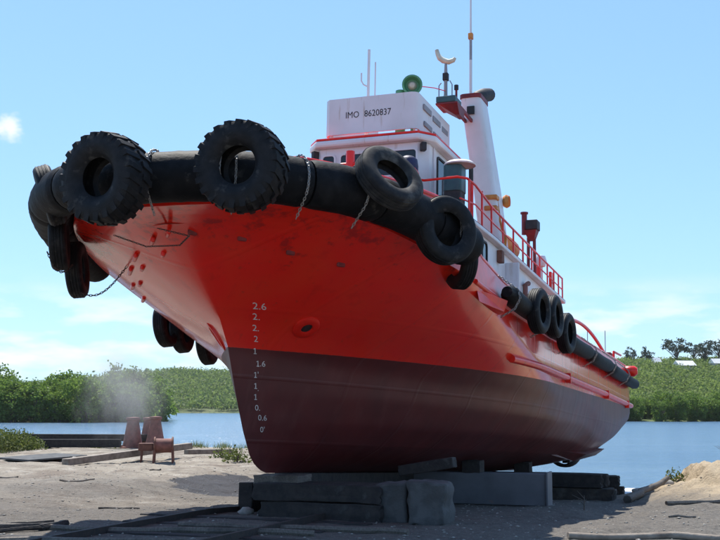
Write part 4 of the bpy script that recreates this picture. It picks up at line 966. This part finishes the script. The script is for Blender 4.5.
# steel beam with end plate
bx_ = empty('steel_beam'); tag(bx_, 'pale grey painted steel cradle beam across the slip amidships', 'beam')
q = sw(1.55, 8.0, 0); bx_.location = (q.x, q.y, gz(q.x, q.y)); bx_.rotation_euler = (0, 0, RZ)
MB().box((0, 0, .39), (3.9, .45, .74)).build('web', M['steelbeam'], bx_, bevel=.02)
MB().box((1.97, 0, .40), (.05, .56, .8)).build('end_plate', M['steelbeam'], bx_, bevel=.01)
for k, (p, u, sx, sz, lab) in enumerate(((2.1, 13.6, 4.2, .78, 'dark timber cradle beam behind the grey steel beam'), (1.6, 19.5, 4.4, .7, 'dark timber cradle beam farthest aft under the propellers'))):
    baulk_stack(p, u, sx, .7, sz, lab, 20 + k, 'beam', 'cradle beams under the hull')
a_, b_ = sw(0, .95, 0), sw(0, 19.5, 0); za, zb = gz(a_.x, a_.y), gz(b_.x, b_.y)
mb = MB(); kx = []
for k in range(13):
    q = sw(0, .95 + 1.55 * k, 0); kx.append((q.x, q.y, gz(q.x, q.y) - .05, q.z - .004))
for (x0, y0, g0, t0), (x1, y1, g1, t1) in zip(kx, kx[1:]):
    ox, oy = PORT.x * .28, PORT.y * .28
    mb.add([(x0 - ox, y0 - oy, g0), (x0 + ox, y0 + oy, g0), (x1 + ox, y1 + oy, g1), (x1 - ox, y1 - oy, g1), (x0 - ox, y0 - oy, t0), (x0 + ox, y0 + oy, t0), (x1 + ox, y1 + oy, t1), (x1 - ox, y1 - oy, t1)], [(0, 3, 2, 1), (4, 5, 6, 7), (0, 1, 5, 4), (1, 2, 6, 5), (2, 3, 7, 6), (3, 0, 4, 7)])
o = mb.build('keel_track', M['darktimber'], None, bevel=.015); tag(o, 'long row of dark timber blocking added to close the sunlit gap under the keel', 'blocking')  # continuous timber added to keep the space under the keel dark
for k, (u, p) in enumerate(((8.0, 1.7), (13.6, 1.7))):
    q = sw(p, u, 0); zt = sw(p, u, .28).z; z0 = gz(q.x, q.y) + .74; s_ = (.45, .45, zt - z0 + .04)
    block('bilge_block', (q.x, q.y, (z0 + zt) / 2 + .01), s_, 'darktimber', ('dark bilge block standing on the grey steel beam', 'dark bilge block standing on the second timber beam')[k], 'block', RZ, 0, .01, None, .02, 40 + k)
for k, p in enumerate((-1.0, 1.0)):
    a_, b_ = sw(p, 1.2, 0), sw(p, 19.0, 0); za, zb = gz(a_.x, a_.y), gz(b_.x, b_.y)
    o = MB().bar((a_.x, a_.y, za + .27), (b_.x, b_.y, zb + .27), .3, .56).build('cradle_runner', M['darktimber'], None, bevel=.02); tag(o, ('far-side long dark runner timber added beneath the hull to hide sunlit ground', 'near-side long dark runner timber added beneath the hull to hide sunlit ground')[k], 'timber')  # runners added so no sunlit sand shows beneath the hull
s_ = (.9, .35, .3); block('timber_offcut', on_slip(3.75, 14.4, s_), s_, 'timber', 'short square timber offcut at the edge of the ship shadow', 'timber', RZ + .1, 0, .015, None, .02, 50)
s_ = (.42, .3, .3); q = sw(4.35, 21.0, 0); block('timber_offcut', (q.x, q.y, gz(q.x, q.y) + .12), s_, 'rust', 'small rusty square block by the foam at the water edge', 'block', RZ, 0, .015, None, .02, 51)
# slip rails and long sleepers in the foreground
def log(name, a, b, r, mt, label, cat, lift=.0, n_=8, wob=.03, seed=0, group=None, sides=8, r1=None):
    rs = random.Random(seed); a, b = Vector(a), Vector(b); pts = []; rad = []
    for i in range(n_ + 1):
        t = i / n_; q = a.lerp(b, t); q = q + Vector((rs.uniform(-wob, wob), rs.uniform(-wob, wob), 0)); z = gz(q.x, q.y) + r * .75 + lift * t; pts.append((q.x, q.y, z)); rad.append((r + ((r1 or r) - r) * t) * rs.uniform(.9, 1.08))
    o = MB().tube(pts, rad, sides).build(name, M[mt], None, 50); tag(o, label, cat, group); return o
def on(px, py): return (px, py, 0)
def ship_xy(p, u): q = sw(p, u, 0); return (q.x, q.y, 0)
for k, (p, lab) in enumerate(((-1.15, 'far slip rail running under the keel from the foreground'), (1.15, 'near slip rail running under the keel from the foreground'))):
    mb = MB(); pts = []
    rl = empty('slip_rail'); tag(rl, lab, 'rail', 'slip rails')
    for a_, b_ in zip(range(-9, 24, 3), range(-6, 27, 3)):
        A_, B_ = ship_xy(p, a_), ship_xy(p, b_); za, zb = gz(*A_[:2]), gz(*B_[:2])
        mb.bar((A_[0], A_[1], za + .03), (B_[0], B_[1], zb + .03), .07, .14)
    mb.build('rail_head', M['darkrust'], rl)
for k in range(7):
    u = -8.6 + k * 1.35; A_, B_ = ship_xy(-2.2 + .2 * (k % 3), u + .15 * (k % 2)), ship_xy(2.2 - .3 * (k % 2), u - .1)
    mb = MB().bar((A_[0], A_[1], gz(*A_[:2]) - .045), (B_[0], B_[1], gz(*B_[:2]) - .045), .24, .14)
    o = mb.build('sleeper', M['darktimber'], None, bevel=.02); tag(o, ('nearest', 'second nearest', 'third nearest', 'fourth nearest', 'fifth nearest', 'sixth nearest', 'farthest visible')[k] + ' weathered sleeper to the camera under the slip rails', 'sleeper', 'slip sleepers')
log('long_pole', (3.0, 16.2, 0), (9.4, 17.0, 0), .055, 'paletimber', 'long thin pale pole lying on the gravel in the right foreground', 'pole', 0, 12, .05, 3)
log('driftwood_log', (7.2, 30.3, 0), (9.0, 33.2, 0), .12, 'timber', 'grey driftwood log sloping up the foot of the sandy bank', 'log', .1, 8, .08, 4, None, 8, .07)
log('branch', (6.9, 25.5, 0), (10.5, 27.2, 0), .05, 'timber', 'dark crooked branch lying below the sandy bank', 'branch', .0, 9, .12, 5, None, 6)
def twig(x, y, h_, lean, label, seed):
    rs = random.Random(seed); z = gz(x, y); mb = MB(); mb.tube([(x, y, z - .05), (x + lean * .5, y, z + h_ * .5), (x + lean, y + .05, z + h_)], [.018, .014, .006], 5)
    for i in range(4):
        t = .35 + .15 * i; b_ = Vector((x + lean * t, y, z + h_ * t)); mb.tube([b_, b_ + Vector((rs.uniform(-.25, .25), rs.uniform(-.1, .1), rs.uniform(.08, .25)))], [.008, .003], 4)
    o = mb.build('dry_stalk', M['timber'], None); tag(o, label, 'twig', 'dry stalks on the bank')
twig(9.9, 30.0, .75, -.22, 'leaning dry stalk in front of the sandy bank', 1); twig(10.6, 32.6, .5, .03, 'upright dry stalk on top of the sandy bank', 2); twig(4.6, 23.2, .3, .02, 'short thin stake standing in the gravel by the water', 3)
# stranded foam at the water edge
def ragged_sheet(name, cx, cy, rx, ry, z, mt, label, cat, seed, thick=.05):
    rs = random.Random(seed); mb = MB(); k = 34; pts = []
    for i in range(k):
        q = 2 * math.pi * i / k; r = rs.uniform(.6, 1.1); pts.append((cx + rx * r * math.cos(q), cy + ry * r * math.sin(q)))
    mb.prism(pts, z - .02, z + thick); o = mb.build(name, M[mt], None, bevel=.02); tag(o, label, cat); return o
for k, (x, y, rx, ry) in enumerate(((10.6, 43.6, .75, 1.3), (9.6, 41.4, .45, .7), (11.6, 45.0, .4, .6))):
    ragged_sheet('foam_patch', x, y, rx, ry, max(WATER_Z, gz(x, y)), 'foam', ('largest patch of white foam where the slip enters the water', 'small foam patch nearest the stern', 'thin foam patch out on the water')[k], 'foam', 60 + k)

# ------------------------------------------------------------------ left: beams, winch, mooring posts, bush
def mooring(x, y, h_, rb, rt, label):
    z = gz(x, y); r = empty('mooring_post', (x, y, z)); tag(r, label, 'mooring post', 'mooring posts')
    MB().lathe([(rb * 1.25, -.1), (rb * 1.25, .06), (rb, .08), (rt * 1.05, h_ * .82), (rt, h_ * .9), (rt * 1.2, h_ * .93), (rt * 1.2, h_), (.001, h_ + .03)], 24).build('cone', M['rustpink'], r, 40)
    for k in range(4):
        q = k * math.pi / 2 + .4; MB().box((rb * 1.12 * math.cos(q), rb * 1.12 * math.sin(q), .09), (.1, .1, .1)).build('bolt', M['rust'], r)
mooring(-10.5, 51.8, 1.4, .46, .27, 'left rusty conical mooring post half hidden by dust')
mooring(-9.4, 51.5, 1.42, .46, .24, 'right rusty conical mooring post beside the winch drum')
mooring(-10.1, 53.6, 1.35, .42, .25, 'rearmost conical mooring post between the other two')
wx, wy = -6.75, 38.6; z = gz(wx, wy)
wi = empty('winch', (wx, wy, z), .12); tag(wi, 'rusty red winch drum on legs at the end of the long timber', 'winch')
MB().tube([(-.3, 0, .55), (.3, 0, .55)], .24, 24).build('drum', M['rustpink'], wi, 40)
for x in (-.3, .3): MB().tube([(x - .025, 0, .55), (x + .025, 0, .55)], .3, 28).build('flange', M['rust'], wi, 40)
for x in (-.3, .3):
    for y in (-.22, .22): MB().bar((x, y, .5), (x * 1.1, y * 1.4, -.15), .07, .07).build('leg', M['rust'], wi)
MB().box((-.62, .25, .5), (.5, .4, .26)).build('gearbox', M['rust'], wi, bevel=.03)
for y in (.1, .4): MB().bar((-.75, y, .4), (-.78, y, -.15), .06, .06).build('leg', M['rust'], wi)
def beam(a, b, ta, tb, mt, label, za=0, zb=0, cat='beam', group=None):
    A_, B_ = (a[0], a[1], gz(*a) + tb / 2 + za), (b[0], b[1], gz(*b) + tb / 2 + zb); o = MB().bar(A_, B_, ta, tb).build('timber_beam', M[mt], None, bevel=.02); tag(o, label, cat, group); return o
beam((-9.5, 36.2), (-6.3, 41.5), .3, .22, 'paletimber', 'long brown timber beam propped up towards the winch drum', -.02, .36)
beam((-16.5, 52.5), (-9.9, 53.2), .4, .32, 'darktimber', 'upper dark timber lying along the bank edge', .28, .28)
beam((-17.5, 50.2), (-10.8, 50.6), .4, .36, 'darktimber', 'lower dark timber lying along the bank in front of the mooring posts', .06, .06)
beam((-6.5, 42.0), (-5.0, 44.0), .25, .18, 'paletimber', 'short pale plank sticking out right of the winch', .12, .12)
o = MB().box((0, 0, 0), (1.5, 2.8, .06)).build('steel_plate', M['concrete'], None, bevel=.01); o.location = (-11.0, 39.0, gz(-11.0, 39) + .10); o.rotation_euler = (.02, .03, -.5); tag(o, 'flat grey steel plate lying on the sand left of the long timber', 'plate')
# near-left scrap timbers
for k, (a, b, r, lab) in enumerate((((-5.9, 17.4, 0), (-4.75, 17.8, 0), .05, 'split dark timber lying at the lower left edge'), ((-5.8, 17.0, 0), (-4.7, 17.75, 0), .035, 'thin stick crossing the split timber at lower left'), ((-4.95, 17.6, 0), (-4.65, 18.0, 0), .06, 'knotted end piece of scrap wood at lower left'), ((-5.7, 18.4, 0), (-5.0, 18.5, 0), .03, 'thin dark stick above the split timber at lower left'))):
    log('scrap_timber', a, b, r, 'darktimber', lab, 'timber', .03, 5, .03, 70 + k, 'scrap timbers', 6)
for k, (p0, u0, p1, u1, r) in enumerate(((-2.9, -5.2, 2.6, -4.4, .06), (-3.2, -3.6, 2.0, -2.6, .05), (-1.5, -6.0, 3.4, -5.6, .05), (-.5, -2.2, 3.2, -1.6, .05))):
    log('loose_pole', ship_xy(p0, u0), ship_xy(p1, u1), r, 'timber', ('loose pole nearest the bow block', 'loose pole second from the bow block', 'loose pole nearest the camera ahead of the bow', 'loose pole in front of the concrete end block')[[1, 0, 2, 3][k]] + ' in the ship shadow', 'pole', 0, 10, .06, 80 + k, 'loose poles ahead of the bow', 7)

for k, (x, y, a, l, mt, lab) in enumerate(((-7.6, 28.5, .4, .9, 'paletimber', 'pale broken batten lying on the left sand'), (-9.9, 31.0, -.5, .7, 'timber', 'short grey stick on the sand left of the bow'), (-6.2, 33.2, 1.2, .6, 'darktimber', 'dark stick on the sand below the winch'), (-5.2, 22.6, .2, .8, 'timber', 'weathered stick near the slip rail on the left'), (5.6, 20.6, .5, .7, 'timber', 'short stick on the gravel right of the concrete block'), (7.4, 22.4, -.4, .5, 'paletimber', 'pale wood chip on the gravel in front of the bank'))):
    log('loose_stick', (x, y, 0), (x + l * math.cos(a), y + l * math.sin(a), 0), .022, mt, lab, 'stick', 0, 5, .03, 120 + k, 'loose sticks', 6)

def leafy(name, x, y, r, h_, n_, leaf, mt, label, cat, seed, sink=0, z=None):
    rs = np.random.default_rng(seed); root = empty(name, (x, y, gz(x, y) if z is None else z)); tag(root, label, cat)
    d = rs.normal(size=(n_, 3)); d /= np.linalg.norm(d, axis=1)[:, None]; d[:, 2] = np.abs(d[:, 2]); P = d * rs.uniform(.35, 1, (n_, 1)) ** .6 * np.array([r, r * .8, h_]) + rs.normal(size=(n_, 3)) * .06
    V, Fq = leaf_quads(P, leaf, rs); big_mesh('foliage', V, Fq, M[mt], root)
    mb = MB()
    for k in range(9):
        c = Vector(P[k * 7]); mb.tube([(c.x * .1, c.y * .1, -.1), (c.x * .5, c.y * .5, c.z * .6), c], [.03, .02, .006], 5)
    mb.build('stem', M['bark'], root); return root
leafy('shrub', -15.3, 48.6, 1.7, .95, 4200, .05, 'grass', 'low green shrub on the sand at the left frame edge', 'shrub', 1)
leafy('shrub', -17.9, 49.5, 1.5, .9, 3200, .05, 'grass', 'low green shrub left of the frame-edge shrub', 'shrub', 2)
leafy('weed_clump', -4.3, 39.0, .55, .5, 260, .05, 'grass', 'yellow-green weeds just left of the forefoot', 'weed', 3)
leafy('weed_clump', -4.9, 40.5, .5, .38, 200, .05, 'grass', 'smaller weed clump left of the forefoot weeds', 'weed', 4)
leafy('weed_clump', 9.7, 34.6, .35, .42, 160, .045, 'grass', 'small weed clump at the foot of the sandy bank', 'weed', 5)
# grass fringe along the left bank, gravel and stones
rs = np.random.default_rng(15)
def tri_blades(XY, h_, rs):
    n_ = len(XY); Z = ground_z(XY[:, 0], XY[:, 1]); a = rs.uniform(0, 6.28, n_); w_ = .012; hh = rs.uniform(.4, 1.2, n_) * h_
    B = np.stack([XY[:, 0], XY[:, 1], Z], -1); d = np.stack([np.cos(a), np.sin(a), 0 * a], -1); lean = rs.normal(size=(n_, 2)) * .3
    T = B + np.stack([lean[:, 0] * hh, lean[:, 1] * hh, hh], -1)
    return np.stack([B - d * w_, B + d * w_, T], 1).reshape(-1, 3), np.arange(n_ * 3).reshape(n_, 3)
C = np.stack([rs.uniform(-22, -4, 260), rs.uniform(46, 55, 260)], -1); C = C[(C[:, 1] > 52) | (C[:, 0] < -15)]
XY = np.repeat(C, 30, 0) + rs.normal(size=(len(C) * 30, 2)) * .18
V, Fq = tri_blades(XY, .32, rs); o = big_mesh('bank_grass', V, Fq, M['grass'], kind='stuff'); tag(o, 'tufts of yellow-green grass along the left bank', 'grass')
def pebbles(name, XY, smin, smax, seed, label):
    rs = np.random.default_rng(seed); n_ = len(XY); Z = ground_z(XY[:, 0], XY[:, 1]); s_ = smin + (smax - smin) * rs.random(n_) ** 3.2
    base = np.array([(1, 0, 0), (-1, 0, 0), (0, 1, 0), (0, -1, 0), (0, 0, 1), (0, 0, -1)], float); fc = np.array([(0, 2, 4), (2, 1, 4), (1, 3, 4), (3, 0, 4), (2, 0, 5), (1, 2, 5), (3, 1, 5), (0, 3, 5)])
    a = rs.uniform(0, 6.28, n_); V = base[None] * s_[:, None, None] * rs.uniform(.5, 1.3, (n_, 6, 1)) * np.array([1.2, 1, .42])
    c, d = np.cos(a)[:, None], np.sin(a)[:, None]; X = V[:, :, 0] * c - V[:, :, 1] * d; Y = V[:, :, 0] * d + V[:, :, 1] * c
    V = np.stack([X + XY[:, :1], Y + XY[:, 1:], V[:, :, 2] + (Z + s_ * .15)[:, None]], -1).reshape(-1, 3)
    Fq = (fc[None] + (np.arange(n_) * 6)[:, None, None]).reshape(-1, 3); o = big_mesh(name, V, Fq, M['stone'], kind='stuff'); tag(o, label, 'gravel')
XY = np.stack([rs.uniform(-9, 11, 11000), 13 + 32 * rs.random(11000) ** 1.6], -1)
pebbles('gravel', XY, .006, .04, 16, 'loose gravel and stone chips scattered over the yard ground')
XY = np.stack([rs.uniform(-18, -3, 1800), rs.uniform(24, 53, 1800)], -1); pebbles('sand_pebbles', XY, .006, .042, 17, 'pebbles scattered over the pale sand on the left')
# a handful of stones one can pick out
for k, (x, y, r, lab) in enumerate(((9.2, 33.9, .2, 'dark rock at the left foot of the sandy bank'), (8.7, 35.4, .14, 'small dark rock standing in the shallow water by the bank'), (9.6, 29.2, .13, 'grey stone below the sandy bank'), (-2.1, 20.9, .12, 'stone beside the left end of the bow beam'), (-9.6, 38.0, .2, 'pale stone alone on the left sand'))):
    bm = bmesh.new(); bmesh.ops.create_icosphere(bm, subdivisions=2, radius=r); rk = random.Random(90 + k)
    for v in bm.verts: v.co = Vector((v.co.x * 1.3, v.co.y, v.co.z * .7)) * rk.uniform(.82, 1.15)
    me = bpy.data.meshes.new('rock'); bm.to_mesh(me); bm.free(); o = link('rock', me, M['stone'], None, 60); o.location = (x, y, max(gz(x, y), WATER_Z - .05) + r * .35); tag(o, lab, 'rock', 'rocks')

# ------------------------------------------------------------------ drifting dust behind the mooring posts
def dust():
    m = bpy.data.materials.new('dust_cloud'); m.use_nodes = True; N, L = m.node_tree.nodes, m.node_tree.links; N.remove(N['Principled BSDF'])
    v = coords(N, L); pv = N.new('ShaderNodeVolumePrincipled'); pv.inputs['Color'].default_value = (.86, .82, .78, 1); pv.inputs['Anisotropy'].default_value = .3
    ln = N.new('ShaderNodeVectorMath'); ln.operation = 'LENGTH'
    mp_ = N.new('ShaderNodeMapping'); mp_.inputs['Scale'].default_value = (.42, .42, .32); L.new(v, mp_.inputs[0]); L.new(mp_.outputs[0], ln.inputs[0])
    nz = noise_node(N, L, v, .9, 5, .65, (1, 1, .55))
    e = math_(N, L, 'ADD', ln.outputs['Value'], math_(N, L, 'MULTIPLY', math_(N, L, 'SUBTRACT', nz, .5), 2.0))
    f_ = ramp(N, L, e, 1.0, .15); L.new(math_(N, L, 'MULTIPLY', math_(N, L, 'MULTIPLY', f_, f_), .3), pv.inputs['Density']); L.new(pv.outputs[0], N['Material Output'].inputs['Volume'])
    o = MB().lathe([(.001, -2.9), (1.8, -2.5), (2.9, -1.2), (3.2, .2), (2.9, 1.8), (1.7, 3.2), (.001, 3.7)], 20).build('dust_cloud', m, None, 60, kind='stuff'); o.location = (-10.6, 50.6, 2.9)
    tag(o, 'thin pale cloud of blown dust hanging over the mooring posts', 'dust')
dust()

# ------------------------------------------------------------------ summer haze over the bay
def haze():
    m = bpy.data.materials.new('summer_haze'); m.use_nodes = True; N, L = m.node_tree.nodes, m.node_tree.links; N.remove(N['Principled BSDF'])
    pv = N.new('ShaderNodeVolumePrincipled'); pv.inputs['Color'].default_value = (.86, .92, 1, 1); pv.inputs['Density'].default_value = .00006; pv.inputs['Anisotropy'].default_value = .2
    L.new(pv.outputs[0], N['Material Output'].inputs['Volume'])
    o = MB().box((0, 500, 36), (6400, 7400, 84)).build('haze', m, None, kind='stuff'); tag(o, 'thin pale summer haze over the bay and far shore', 'haze')
haze()
